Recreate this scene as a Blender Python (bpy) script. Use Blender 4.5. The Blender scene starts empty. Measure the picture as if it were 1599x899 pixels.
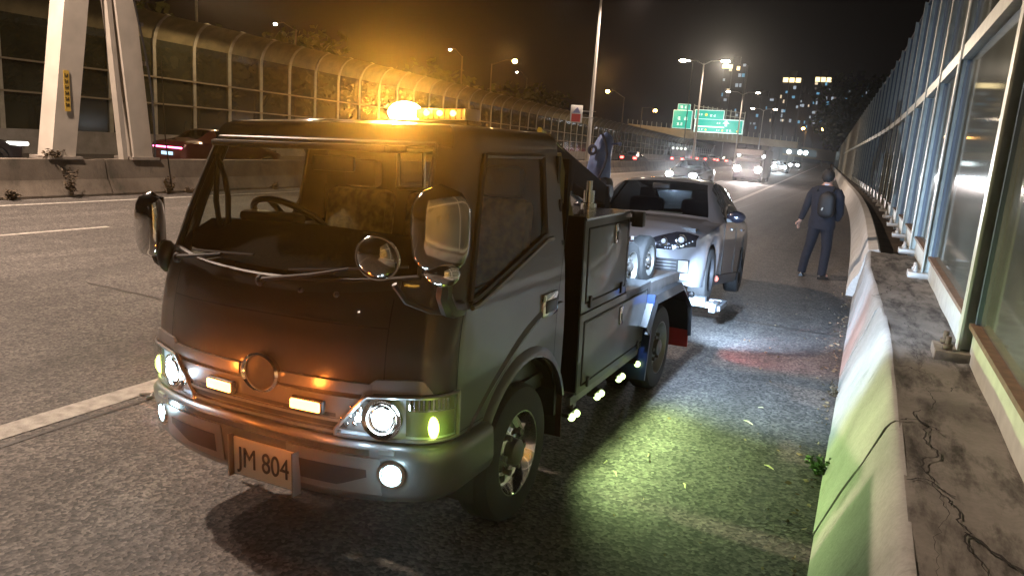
import bpy, bmesh, math, random
from math import sin, cos, pi, radians, sqrt, atan2
from mathutils import Vector, Matrix

random.seed(7)
SC = bpy.context.scene
COL = SC.collection

# ------------------------------------------------------------------ camera
CAM_H = 1.865
F_PX, PITCH, ROLL, YAW = 1145.0, radians(11.45), radians(4.05), radians(25.25)
_fw = Vector((-sin(YAW)*cos(PITCH), cos(YAW)*cos(PITCH), -sin(PITCH)))
_rt = Vector((cos(YAW), sin(YAW), 0)); _up = _rt.cross(_fw)
_R = cos(ROLL)*_rt + sin(ROLL)*_up
_U = -sin(ROLL)*_rt + cos(ROLL)*_up
cd = bpy.data.cameras.new('camera'); cam = bpy.data.objects.new('camera', cd); COL.objects.link(cam)
m = Matrix((_R, _U, -_fw)).transposed().to_4x4(); m.translation = (0, 0, CAM_H)
cam.matrix_world = m
cd.sensor_width = 36; cd.lens = F_PX/1599*36; cd.clip_start = .05; cd.clip_end = 3000
SC.camera = cam

# ------------------------------------------------------------------ world, exposure
w = bpy.data.worlds.new('World'); SC.world = w; w.use_nodes = True
nt = w.node_tree; nt.nodes.clear()
sky = nt.nodes.new('ShaderNodeTexSky'); sky.sky_type = 'NISHITA'; sky.sun_disc = False
sky.sun_elevation = radians(-6); sky.sun_rotation = radians(200)
bgs = nt.nodes.new('ShaderNodeBackground'); bgs.inputs[1].default_value = .004
nt.links.new(sky.outputs[0], bgs.inputs[0])
bgn = nt.nodes.new('ShaderNodeBackground'); bgn.inputs[0].default_value = (.62, .50, .42, 1); bgn.inputs[1].default_value = .0055
add = nt.nodes.new('ShaderNodeAddShader'); ow = nt.nodes.new('ShaderNodeOutputWorld')
nt.links.new(bgs.outputs[0], add.inputs[0]); nt.links.new(bgn.outputs[0], add.inputs[1]); nt.links.new(add.outputs[0], ow.inputs[0])
vs = SC.view_settings
vs.view_transform = 'Standard'; vs.look = 'None'; vs.gamma = 1; vs.use_curve_mapping = False; vs.exposure = 0
SC.cycles.use_denoising = True
SC.cycles.max_bounces = 6; SC.cycles.diffuse_bounces = 2; SC.cycles.glossy_bounces = 3
SC.cycles.transparent_max_bounces = 12; SC.cycles.volume_bounces = 0
SC.cycles.sample_clamp_indirect = 4; SC.cycles.use_light_tree = True
SC.cycles.caustics_reflective = False; SC.cycles.caustics_refractive = False

# ------------------------------------------------------------------ helpers
def lamp(kind, name, loc, energy, color, size=.1, target=None, angle=None, blend=.3, parent=None, size_y=None):
    d = bpy.data.lights.new(name, kind); d.energy = energy; d.color = color
    if kind == 'SPOT':
        d.spot_size = radians(angle or 90); d.spot_blend = blend; d.shadow_soft_size = size
    elif kind == 'POINT': d.shadow_soft_size = size
    elif kind == 'AREA':
        d.size = size
        if size_y: d.shape = 'RECTANGLE'; d.size_y = size_y
    o = bpy.data.objects.new(name, d); COL.objects.link(o); o.location = loc
    if target is not None:
        o.rotation_euler = (Vector(target)-Vector(loc)).to_track_quat('-Z', 'Y').to_euler()
    if parent: o.parent = parent
    return o

def cur(y):
    "sideways drift of the whole carriageway (a gentle left bend)"
    if y < 5: return 0.
    if y < 35: return -.00085*(y-5)**2
    return -.765-.051*(y-35)

_MATS = {}
def mat(name, col, rough=.5, metal=0., coat=0., var=0., vscale=6., bump=0., bscale=60., emit=None, estr=0., spec=None, col2=None, vdetail=6):
    if name in _MATS: return _MATS[name]
    m = bpy.data.materials.new(name); m.use_nodes = True; nt = m.node_tree
    b = nt.nodes['Principled BSDF']
    b.inputs['Base Color'].default_value = (*col, 1); b.inputs['Roughness'].default_value = rough
    b.inputs['Metallic'].default_value = metal; b.inputs['Coat Weight'].default_value = coat
    b.inputs['Coat Roughness'].default_value = .04
    if spec is not None: b.inputs['Specular IOR Level'].default_value = spec
    tc = nt.nodes.new('ShaderNodeTexCoord')
    if var > 0 or col2:
        n = nt.nodes.new('ShaderNodeTexNoise'); n.inputs['Scale'].default_value = vscale; n.inputs['Detail'].default_value = vdetail
        nt.links.new(tc.outputs['Object'], n.inputs['Vector'])
        r = nt.nodes.new('ShaderNodeValToRGB'); nt.links.new(n.outputs['Fac'], r.inputs[0])
        c2 = col2 or tuple(c*(1+var) for c in col)
        c1 = tuple(c*(1-var) for c in col) if not col2 else col
        r.color_ramp.elements[0].position = .32; r.color_ramp.elements[1].position = .68
        r.color_ramp.elements[0].color = (*c1, 1); r.color_ramp.elements[1].color = (*c2, 1)
        nt.links.new(r.outputs[0], b.inputs['Base Color'])
    if bump > 0:
        n2 = nt.nodes.new('ShaderNodeTexNoise'); n2.inputs['Scale'].default_value = bscale; n2.inputs['Detail'].default_value = 4
        nt.links.new(tc.outputs['Object'], n2.inputs['Vector'])
        bp = nt.nodes.new('ShaderNodeBump'); bp.inputs['Strength'].default_value = bump; bp.inputs['Distance'].default_value = .01
        nt.links.new(n2.outputs['Fac'], bp.inputs['Height']); nt.links.new(bp.outputs[0], b.inputs['Normal'])
    if emit:
        b.inputs['Emission Color'].default_value = (*emit, 1); b.inputs['Emission Strength'].default_value = estr
    _MATS[name] = m
    return m

def glassmat(name, tint=(.8, .85, .85), gloss=.9, rough=.02, dirt=0., dirtcol=(.2, .2, .18), dscale=3.):
    if name in _MATS: return _MATS[name]
    m = bpy.data.materials.new(name); m.use_nodes = True; nt = m.node_tree; nt.nodes.clear()
    o = nt.nodes.new('ShaderNodeOutputMaterial'); t = nt.nodes.new('ShaderNodeBsdfTransparent'); t.inputs[0].default_value = (*tint, 1)
    g = nt.nodes.new('ShaderNodeBsdfGlossy'); g.inputs['Color'].default_value = (gloss, gloss, gloss, 1); g.inputs['Roughness'].default_value = rough
    lw = nt.nodes.new('ShaderNodeLayerWeight'); lw.inputs[0].default_value = .5
    pw = nt.nodes.new('ShaderNodeMath'); pw.operation = 'POWER'; pw.inputs[1].default_value = 4.5; nt.links.new(lw.outputs['Facing'], pw.inputs[0])
    f = nt.nodes.new('ShaderNodeMapRange'); f.inputs[3].default_value = .05; f.inputs[4].default_value = .95; nt.links.new(pw.outputs[0], f.inputs[0])
    mx = nt.nodes.new('ShaderNodeMixShader')
    nt.links.new(f.outputs[0], mx.inputs[0]); nt.links.new(g.outputs[0], mx.inputs[2])
    src = t
    if dirt > 0:
        d = nt.nodes.new('ShaderNodeBsdfDiffuse'); d.inputs[0].default_value = (*dirtcol, 1)
        n = nt.nodes.new('ShaderNodeTexNoise'); n.inputs['Scale'].default_value = dscale; n.inputs['Detail'].default_value = 8
        tc = nt.nodes.new('ShaderNodeTexCoord'); nt.links.new(tc.outputs['Object'], n.inputs['Vector'])
        mr = nt.nodes.new('ShaderNodeMapRange'); mr.inputs[1].default_value = .3; mr.inputs[2].default_value = .75
        mr.inputs[3].default_value = dirt*.55; mr.inputs[4].default_value = min(1, dirt*1.35)
        nt.links.new(n.outputs['Fac'], mr.inputs[0])
        md = nt.nodes.new('ShaderNodeMixShader'); nt.links.new(mr.outputs[0], md.inputs[0])
        nt.links.new(t.outputs[0], md.inputs[1]); nt.links.new(d.outputs[0], md.inputs[2]); src = md
    nt.links.new(src.outputs[0], mx.inputs[1]); nt.links.new(mx.outputs[0], o.inputs[0])
    _MATS[name] = m
    return m

def asphalt():
    m = bpy.data.materials.new('asphalt'); m.use_nodes = True; nt = m.node_tree; L = nt.links.new
    b = nt.nodes['Principled BSDF']; tc = nt.nodes.new('ShaderNodeTexCoord')
    v = nt.nodes.new('ShaderNodeTexVoronoi'); v.inputs['Scale'].default_value = 52; L(tc.outputs['Object'], v.inputs['Vector'])
    n = nt.nodes.new('ShaderNodeTexNoise'); n.inputs['Scale'].default_value = 60; n.inputs['Detail'].default_value = 5; L(tc.outputs['Object'], n.inputs['Vector'])
    big = nt.nodes.new('ShaderNodeTexNoise'); big.inputs['Scale'].default_value = .55; big.inputs['Detail'].default_value = 7
    mp = nt.nodes.new('ShaderNodeMapping'); mp.inputs['Scale'].default_value = (1, .25, 1); L(tc.outputs['Object'], mp.inputs[0]); L(mp.outputs[0], big.inputs['Vector'])
    mid = nt.nodes.new('ShaderNodeTexNoise'); mid.inputs['Scale'].default_value = 5; mid.inputs['Detail'].default_value = 8; L(tc.outputs['Object'], mid.inputs['Vector'])
    r = nt.nodes.new('ShaderNodeValToRGB'); L(v.outputs['Color'], r.inputs[0])
    r.color_ramp.elements[0].color = (.026, .024, .023, 1); r.color_ramp.elements[1].color = (.142, .128, .115, 1)
    r.color_ramp.elements[0].position = .25; r.color_ramp.elements[1].position = .95
    def mul(a, node, lo, hi, p0=.3, p1=.7):
        mr = nt.nodes.new('ShaderNodeMapRange'); mr.inputs[1].default_value = p0; mr.inputs[2].default_value = p1
        mr.inputs[3].default_value = lo; mr.inputs[4].default_value = hi; L(node.outputs['Fac'], mr.inputs[0])
        mm = nt.nodes.new('ShaderNodeVectorMath'); mm.operation = 'SCALE'; L(a, mm.inputs[0]); L(mr.outputs[0], mm.inputs['Scale'])
        return mm.outputs[0]
    trk = nt.nodes.new('ShaderNodeTexNoise'); trk.inputs['Scale'].default_value = 1.; trk.inputs['Detail'].default_value = 3
    mt_ = nt.nodes.new('ShaderNodeMapping'); mt_.inputs['Scale'].default_value = (2.4, .035, 1); L(tc.outputs['Object'], mt_.inputs[0]); L(mt_.outputs[0], trk.inputs['Vector'])
    c = mul(r.outputs[0], trk, .68, 1.22); c = mul(c, big, .66, 1.3); c = mul(c, mid, .8, 1.2); c = mul(c, n, .6, 1.35)
    L(c, b.inputs['Base Color']); b.inputs['Roughness'].default_value = .75
    ad = nt.nodes.new('ShaderNodeMath'); ad.operation = 'ADD'; L(v.outputs['Distance'], ad.inputs[0]); L(n.outputs['Fac'], ad.inputs[1])
    bp = nt.nodes.new('ShaderNodeBump'); bp.inputs['Strength'].default_value = .6; bp.inputs['Distance'].default_value = .006
    L(ad.outputs[0], bp.inputs['Height']); L(bp.outputs[0], b.inputs['Normal'])
    return m

def concrete(name, c1, c2, dark=(.05, .045, .035), streak=True, cover=.5):
    m = bpy.data.materials.new(name); m.use_nodes = True; nt = m.node_tree; L = nt.links.new
    b = nt.nodes['Principled BSDF']; tc = nt.nodes.new('ShaderNodeTexCoord')
    def noise(s, d=8, scale=None, rough=.6):
        n = nt.nodes.new('ShaderNodeTexNoise'); n.inputs['Scale'].default_value = s; n.inputs['Detail'].default_value = d; n.inputs['Roughness'].default_value = rough
        if scale:
            mp = nt.nodes.new('ShaderNodeMapping'); mp.inputs['Scale'].default_value = scale; L(tc.outputs['Object'], mp.inputs[0]); L(mp.outputs[0], n.inputs['Vector'])
        else: L(tc.outputs['Object'], n.inputs['Vector'])
        return n
    n1 = noise(1.6); r1 = nt.nodes.new('ShaderNodeValToRGB'); L(n1.outputs['Fac'], r1.inputs[0])
    r1.color_ramp.elements[0].position = .35; r1.color_ramp.elements[1].position = .65
    r1.color_ramp.elements[0].color = (*c1, 1); r1.color_ramp.elements[1].color = (*c2, 1)
    n2 = noise(2.2, 9, (1, 1, .35) if streak else (3, .8, 1), .7); mr = nt.nodes.new('ShaderNodeMapRange')
    mr.inputs[1].default_value = cover; mr.inputs[2].default_value = cover+.16; L(n2.outputs['Fac'], mr.inputs[0])
    mx = nt.nodes.new('ShaderNodeMix'); mx.data_type = 'RGBA'; L(mr.outputs[0], mx.inputs[0])
    L(r1.outputs[0], mx.inputs[6]); mx.inputs[7].default_value = (*dark, 1)
    n3 = noise(45, 5); mr3 = nt.nodes.new('ShaderNodeMapRange'); mr3.inputs[3].default_value = .72; mr3.inputs[4].default_value = 1.25; L(n3.outputs['Fac'], mr3.inputs[0])
    sc = nt.nodes.new('ShaderNodeVectorMath'); sc.operation = 'SCALE'; L(mx.outputs[2], sc.inputs[0]); L(mr3.outputs[0], sc.inputs['Scale'])
    L(sc.outputs[0], b.inputs['Base Color']); b.inputs['Roughness'].default_value = .85
    bp = nt.nodes.new('ShaderNodeBump'); bp.inputs['Strength'].default_value = .5; bp.inputs['Distance'].default_value = .008
    L(n3.outputs['Fac'], bp.inputs['Height']); L(bp.outputs[0], b.inputs['Normal'])
    return m

class MB:
    "collects shapes, then links them as ONE mesh object"
    def __init__(s): s.v = []; s.f = []; s.sm = []
    def add(s, vs, fs, smooth=False):
        o = len(s.v); s.v += [tuple(p) for p in vs]; s.f += [tuple(i+o for i in f) for f in fs]; s.sm += [smooth]*len(fs); return s
    def box(s, c, d, rot=None, bev=0.):
        x, y, z = d[0]/2, d[1]/2, d[2]/2; b = min(bev, x*.9, y*.9, z*.9)
        if b <= 0:
            P = [(i*x, j*y, k*z) for i in (-1, 1) for j in (-1, 1) for k in (-1, 1)]
            Fs = [(0, 1, 3, 2), (4, 6, 7, 5), (0, 4, 5, 1), (2, 3, 7, 6), (0, 2, 6, 4), (1, 5, 7, 3)]
        else:
            bm = bmesh.new(); bmesh.ops.create_cube(bm, size=1)
            for v in bm.verts: v.co = Vector((v.co.x*2*x, v.co.y*2*y, v.co.z*2*z))
            bmesh.ops.bevel(bm, geom=bm.edges[:], offset=b, segments=2, affect='EDGES', profile=.5)
            bm.verts.index_update(); P = [v.co.copy() for v in bm.verts]; Fs = [[v.index for v in f.verts] for f in bm.faces]; bm.free()
        M = rot if rot is not None else Matrix.Identity(3)
        s.add([Vector(c)+M@Vector(p) for p in P], Fs, b > 0); return s
    def ring(s, pts_rings, close=True, caps=False, smooth=True):
        n = len(pts_rings[0]); V = [p for r in pts_rings for p in r]; Fs = []
        for i in range(len(pts_rings)-1):
            for j in range(n if close else n-1):
                k = (j+1) % n; Fs.append((i*n+j, i*n+k, (i+1)*n+k, (i+1)*n+j))
        s.add(V, Fs, smooth)
        if caps:
            s.add(pts_rings[0], [tuple(range(n))[::-1]]); s.add(pts_rings[-1], [tuple(range(n))])
        return s
    def tube(s, pts, r, n=8, caps=True, smooth=True):
        pts = [Vector(p) for p in pts]; R = r if isinstance(r, (list, tuple)) else [r]*len(pts); rings = []; a = None
        for i, p in enumerate(pts):
            t = (pts[min(i+1, len(pts)-1)]-pts[max(i-1, 0)]).normalized()
            if a is None: a = t.orthogonal().normalized()
            else: a = (a-t*a.dot(t)); a = a.normalized() if a.length > 1e-6 else t.orthogonal().normalized()
            b = t.cross(a); rings.append([p+R[i]*(cos(2*pi*k/n)*a+sin(2*pi*k/n)*b) for k in range(n)])
        return s.ring(rings, True, caps, smooth)
    def bar(s, p, q, wd, h, up=(0, 0, 1)):
        p, q = Vector(p), Vector(q); t = (q-p).normalized(); u = Vector(up); a = t.cross(u).normalized(); b = a.cross(t)
        V = [e+a*i*wd/2+b*j*h/2 for e in (p, q) for i, j in ((-1, -1), (1, -1), (1, 1), (-1, 1))]
        s.add(V, [(3, 2, 1, 0), (4, 5, 6, 7), (0, 1, 5, 4), (1, 2, 6, 5), (2, 3, 7, 6), (3, 0, 4, 7)]); return s
    def lathe(s, c, axis, prof, n=32, smooth=True):
        "prof: (radius, distance along axis)"
        A = Vector(axis).normalized(); a = A.orthogonal().normalized(); b = A.cross(a); c = Vector(c)
        rings = [[c+A*h+r*(cos(2*pi*k/n)*a+sin(2*pi*k/n)*b) for k in range(n)] for r, h in prof]
        return s.ring(rings, True, False, smooth)
    def disc(s, c, axis, r, n=24, sx=1., sy=1., a=None):
        A = Vector(axis).normalized(); a = Vector(a) if a else A.orthogonal().normalized(); b = A.cross(a); c = Vector(c)
        s.add([c+r*(sx*cos(2*pi*k/n)*a+sy*sin(2*pi*k/n)*b) for k in range(n)], [tuple(range(n))]); return s
    def prism(s, poly, h0, h1, ax=2, smooth=False):
        "poly of 2-D points in the plane across axis ax, extruded h0..h1"
        def q(u, v, h): return {0: (h, u, v), 1: (u, h, v), 2: (u, v, h)}[ax]
        n = len(poly); V = [q(u, v, h0) for u, v in poly]+[q(u, v, h1) for u, v in poly]
        s.add(V, [tuple(range(n))[::-1], tuple(range(n, 2*n))]+[(i, (i+1) % n, n+(i+1) % n, n+i) for i in range(n)], smooth); return s
    def ellipsoid(s, c, r, n=16, m=10, rot=None):
        M = rot if rot is not None else Matrix.Identity(3); c = Vector(c); rings = []
        for i in range(m+1):
            ph = pi*i/m; rings.append([c+M@Vector((r[0]*sin(ph)*cos(2*pi*k/n), r[1]*sin(ph)*sin(2*pi*k/n), r[2]*cos(ph))) for k in range(n)])
        return s.ring(rings)
    def grid(s, P, smooth=True, mask=None):
        R, Cn = len(P), len(P[0]); V = [p for r in P for p in r]
        Fs = [(i*Cn+j, i*Cn+j+1, (i+1)*Cn+j+1, (i+1)*Cn+j) for i in range(R-1) for j in range(Cn-1) if mask is None or mask(i, j)]
        return s.add(V, Fs, smooth)
    def build(s, name, material, parent=None, label=None, cat=None, group=None, kind=None, sharp=38, fix=True, thick=0.):
        me = bpy.data.meshes.new(name); bm = bmesh.new()
        vv = [bm.verts.new(p) for p in s.v]
        for f, sm in zip(s.f, s.sm):
            try: fc = bm.faces.new([vv[i] for i in f]); fc.smooth = sm
            except ValueError: pass
        bmesh.ops.remove_doubles(bm, verts=bm.verts[:], dist=1e-5)
        loose = [v for v in bm.verts if not v.link_faces]
        if loose: bmesh.ops.delete(bm, geom=loose, context='VERTS')
        if fix: bmesh.ops.recalc_face_normals(bm, faces=bm.faces[:])
        for e in bm.edges:
            if len(e.link_faces) == 2 and e.calc_face_angle(0) > radians(sharp): e.smooth = False
        bm.to_mesh(me); bm.free()
        if material: me.materials.append(material)
        o = bpy.data.objects.new(name, me); COL.objects.link(o)
        if thick:
            md = o.modifiers.new('solid', 'SOLIDIFY'); md.thickness = thick; md.offset = 0
        if parent: o.parent = parent
        tag(o, label, cat, group, kind)
        return o

def tag(o, label=None, cat=None, group=None, kind=None):
    for k, v in (('label', label), ('category', cat), ('group', group), ('kind', kind)):
        if v: o[k] = v
    return o
def empty(name, loc, rz=0., label=None, cat=None, group=None):
    o = bpy.data.objects.new(name, None); COL.objects.link(o); o.location = loc; o.rotation_euler = (0, 0, rz); o.empty_display_size = .2
    return tag(o, label, cat, group)
def copy_tree(o, kids, parent=None):
    c = o.copy(); COL.objects.link(c)
    if parent: c.parent = parent
    for ch in kids.get(o.name, []): copy_tree(ch, kids, c)
    return c
def kidmap():
    d = {}
    for o in SC.objects:
        if o.parent: d.setdefault(o.parent.name, []).append(o)
    return d
def img2w(px, py, y):
    "world point seen at a photo pixel, on the plane Y=y"
    d = _fw*F_PX+_R*(px-799.5)-_U*(py-449.5); return Vector((0, 0, CAM_H))+d*(y/d.y)

WARM = (1., .75, .58)
# ------------------------------------------------------------------ lamps of the place
M_ASPH = asphalt()
M_CONC = concrete('barrier_concrete', (.20, .195, .18), (.31, .30, .28), cover=.57)
M_CONCTOP = concrete('parapet_top_concrete', (.10, .09, .078), (.22, .205, .18), dark=(.024, .020, .016), streak=False, cover=.465)
M_CONCW = concrete('pale_concrete', (.46, .45, .42), (.58, .57, .54), cover=.66)
M_MED = concrete('median_concrete', (.085, .070, .055), (.15, .125, .10), cover=.52)
M_STEELW = mat('cream_painted_steel', (.50, .52, .46), .42, var=.12, vscale=9, bump=.1)
M_STEELG = mat('grey_galvanised_steel', (.42, .41, .38), .5, .2, var=.2, vscale=5)
M_BLACK = mat('black_plastic', (.012, .012, .012), .45)
M_RUB = mat('tyre_rubber', (.018, .018, .018), .8, bump=.2, bscale=90)
M_CHROME = mat('chrome', (.75, .75, .74), .09, 1.)
M_MARK = mat('road_paint', (.44, .42, .38), .7, col2=(.22, .205, .18), vscale=13, bump=.4, bscale=120)
M_GLASS = glassmat('vehicle_glass', (.76, .79, .74))
M_TGLASS = glassmat('tinted_vehicle_glass', (.22, .26, .30))
M_DGLASS = glassmat('dark_vehicle_glass', (.12, .13, .13))
def emis(name, col, s):
    return mat(name, (.02, .02, .02), .4, emit=col, estr=s)
# ------------------------------------------------------------------ SETTING: ground, roads
def strip(xs0, xs1, y0, y1, z, n=80, far=None):
    "a sheet that follows the bend of the road"
    ys = [y0+(y1-y0)*(i/n)**1.6 for i in range(n+1)]
    b = MB(); b.grid([[(xs0+cur(y), y, z), (xs1+cur(y), y, z)] for y in ys], smooth=False); return b
g = MB(); g.grid([[(-1500+i*300, -300+j*300, -.10) for i in range(11)] for j in range(9)], smooth=False)
g.build('ground', mat('dark_earth', (.035, .03, .02), .95, var=.4, vscale=.2), kind='structure')
strip(-15.25, .06, -12, 420, 0).build('road', M_ASPH, kind='structure')
strip(-29.8, -15.7, -12, 420, -.004).build('opposite_carriageway', M_ASPH, kind='structure')
for xa, xb in ((-14.42, -14.28), (-4.4, -4.2)):
    strip(xa, xb, -10, 400, .004).build('lane_line', M_MARK, kind='structure')
dash = MB()
for X, ph in ((-11.1, 7.9), (-7.75, 9.0)):
    y = ph-36
    while y < 300:
        ya, yb = y-3.4, y
        if not (X > -8 and -2 < yb < 9.1):
            dash.grid([[(X-.055+cur(q), q, .004), (X+.055+cur(q), q, .004)] for q in (ya, (ya+yb)/2, yb)], smooth=False)
        y += 9.
dash.build('lane_dashes', M_MARK, kind='structure')
d2 = MB()
for X in (-19.6, -23.3):
    y = -6
    while y < 250:
        d2.grid([[(X-.06+cur(q), q, .003), (X+.06+cur(q), q, .003)] for q in (y, y+3.)], smooth=False); y += 9
d2.build('lane_dashes', M_MARK, kind='structure')

for k, (ya, x0, x1, wv) in enumerate(((8.6, -4.1, -.02, .035), (16.3, -4.1, -.1, .05), (5.1, -7.6, -4.5, .03), (-.6, -7.6, -4.5, .03))):
    s_ = MB(); s_.grid([[(x0+(x1-x0)*i/24, ya+wv*1.2*sin(i*1.7+k)*.3+d*wv/2, .003) for d in (-1, 1)] for i in range(25)], smooth=False); s_.build('road_joint', mat('tar_seal', (.018, .017, .016), .5), kind='structure')
s_ = MB(); s_.grid([[(x, q, .003) for x in (-4.12-.012*sin(q*3), -4.09-.012*sin(q*3))] for q in [-2+i*.5 for i in range(90)]], smooth=False); s_.build('road_joint', mat('tar_seal', (.018, .017, .016), .5), kind='structure')
# ------------------------------------------------------------------ median barrier
def profile_run(b, prof, y0, y1, step, X0, gap=.012, xf=None):
    y = y0
    while y < y1:
        ye = min(y+step, y1); n = 2 if ye < 80 else 1
        rings = []
        for k in range(n+1):
            q = y+gap+(ye-y-2*gap)*k/n; c_ = cur(q)+X0
            rings.append([(c_+px, q, pz) for px, pz in prof])
        b.ring(rings, True, True, smooth=False); y = ye
med = MB()
profile_run(med, [(0, -.05), (.0, .05), (-.04, .12), (-.16, .36), (-.24, .78), (-.60, .78), (-.68, .36), (-.8, .12), (-.84, -.05)], -6, 330, 3.4, -15.2, gap=.02)
med.build('median_barrier', M_MED, label='long low brown concrete barrier dividing the two carriageways', cat='barrier')

# ------------------------------------------------------------------ roadside barrier on the right
def edgex(q): return .28 if q < 5.5 else .28-.14*min(1.25, (q-5.5)/3.9)**1.2 if q < 9.6 else .28-.14*(4.1/3.9)**1.2
rb = MB()
y = -2.4; J = 0
while y < 11.4:
    ye = min(y+1.55, 11.4); g_ = .006
    dx = random.uniform(-.004, .004); rings = []
    for k in range(7):
        q = y+g_+(ye-y-2*g_)*k/6; tx = edgex(q)
        prof = [(0, -.05), (.0, .0), (.02, .06), (.09*tx/.28, .26), (.13*tx/.28, .36), (.165*tx/.28, .44), (tx-.045, .635), (tx-.028, .664), (tx-.008, .682), (tx+.012, .684), (tx+.012, -.05)]
        rings.append([(px+dx+random.uniform(-.002, .002)*(pz > 0), q, pz) for px, pz in prof])
    rb.ring(rings, True, True, smooth=True); y = ye
B = empty('roadside_barrier', (0, 0, 0), label='sloping pale concrete barrier along the hard shoulder, green lit at its near foot', cat='barrier')
rb.build('barrier_face', M_CONC, B)
rf = MB(); rings = []
q = 11.44
while q < 330:
    c_ = cur(q)-.06
    wob = .012*sin(q*3.1)+.008*sin(q*7.3)
    rings.append([(c_+px+(wob if 0 < pz < .6 else 0), q, pz) for px, pz in [(0, -.05), (.0, .0), (.01, .10), (.05, .22), (.13, .34), (.17, .60), (.20, .68), (.33, .70), (.36, .66), (.38, -.05)]])
    q += .3 if q < 30 else 3
rf.ring(rings, True, True, smooth=True)
rf.build('far_barrier_face', M_CONCW, B, label='smooth whitish rounded length beyond the joint')
tp = MB()
NX = 10
def topz(x, q): return .680+.006*sin(q*1.7+x*9)+.005*sin(q*4.9)
ys = [-2.4+i*.16 for i in range(int(13.9/.16)+1)]
tp.grid([[(edgex(q)+.004+((.748-edgex(q))*i/NX), q, topz(i, q)+.006*(i == 0)) for i in range(NX+1)] for q in ys], smooth=True)
tp.build('parapet_top', M_CONCTOP, B)
tf = strip(.30, .80, 11.5, 330, .46); tf.build('gutter_strip', mat('dirt', (.06, .045, .03), .95, var=.5, vscale=3, bump=.6, bscale=20), B, label='dirty recessed strip behind the far barrier')
# irregular cracks in the parapet top
cr = MB()
def crack(pts, wd):
    P = [Vector(p) for p in pts]; amp = .10
    for _ in range(5):
        Q_ = [P[0]]
        for a, b_ in zip(P, P[1:]):
            d = b_-a; Q_ += [(a+b_)/2+Vector((-d.y, d.x))*random.uniform(-1, 1)*amp*1.6, b_]
        P = Q_; amp *= 1.0
    V = []; w_ = wd
    for i, p in enumerate(P):
        t_ = (P[min(i+1, len(P)-1)]-P[max(i-1, 0)]).normalized(); n_ = Vector((-t_.y, t_.x)); w_ = max(wd*.25, min(wd*2.0, w_*random.uniform(.72, 1.38)))
        V.append([(p.x+n_.x*w_/2, p.y+n_.y*w_/2, .6935), (p.x-n_.x*w_/2, p.y-n_.y*w_/2, .6935)])
    cr.grid(V, smooth=False)
crack([(.50, 1.4), (.44, 2.1), (.47, 2.7), (.42, 3.4), (.44, 4.4), (.40, 5.4), (.42, 6.6), (.37, 8.2), (.40, 10)], .004)
for yy in (1.45, 2.25, 3.05, 3.8, 4.85, 6.4, 8.0): crack([(edgex(yy)+.01, yy), (.36, yy+.05), (.45, yy-.06)], .004)
crack([(.45, 2.7), (.6, 2.5), (.74, 2.55)], .008); crack([(.44, 4.4), (.52, 4.45), (.6, 4.6)], .004)
crack([(.34, 1.3), (.36, 2.2), (.33, 3.1)], .003)
cr.build('crack', mat('crack_dark', (.012, .010, .008), .95), B)

# ------------------------------------------------------------------ right noise barrier (glass, steel posts)
RF = empty('glass_noise_barrier', (.72, 0, .6), label='tall glazed noise barrier with cream steel posts on the right parapet', cat='noise barrier')
M_PANEL = glassmat('barrier_glass', (.30, .33, .31), .8, .06, dirt=.62, dirtcol=(.19, .21, .18), dscale=1.2)
M_RUST = mat('brown_sill_paint', (.16, .10, .06), .6, var=.3, vscale=12)
def O(x, y, z): return (x-.72, y, z-.6)
posts = [-2.3, 1.55, 5.4, 9.2]
while posts[-1] < 150: posts.append(posts[-1]+2.5)
FX = .74
for i, y in enumerate(posts[:100]):
    X = FX+cur(y); top = 5.5-.004*y
    far = y > 60
    p = MB()
    if far: p.box(O(X-.02, y, (.6+top)/2), (.16, .12, top-.6))
    else:
        p.box(O(X-.085, y, (.62+top)/2), (.014, .13, top-.62)); p.box(O(X+.05, y, (.62+top)/2), (.014, .13, top-.62)); p.box(O(X-.0175, y, (.62+top)/2), (.121, .012, top-.62))
    po = p.build('post', M_STEELW, RF)
    if y < 40 and y > 0:
        bp = MB(); bp.box(O(X-.12, y, .708), (.20, .30, .07), bev=.006)
        bo = bp.build('base_plate', M_STEELG if y > 6 else mat('weathered_base_plate', (.17, .14, .10), .7, var=.4, vscale=15), po)
        for dx, dy in ((-.15, -.09), (-.15, .09)):
            nb = MB(); nb.tube([O(X+dx, y+dy, .74), O(X+dx, y+dy, .83)], .017, 6); nb.tube([O(X+dx, y+dy, .745), O(X+dx, y+dy, .78)], .03, 6); nb.build('anchor_bolt', M_STEELG if y > 6 else mat('rusty_bolt', (.09, .06, .04), .7), po)
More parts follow.
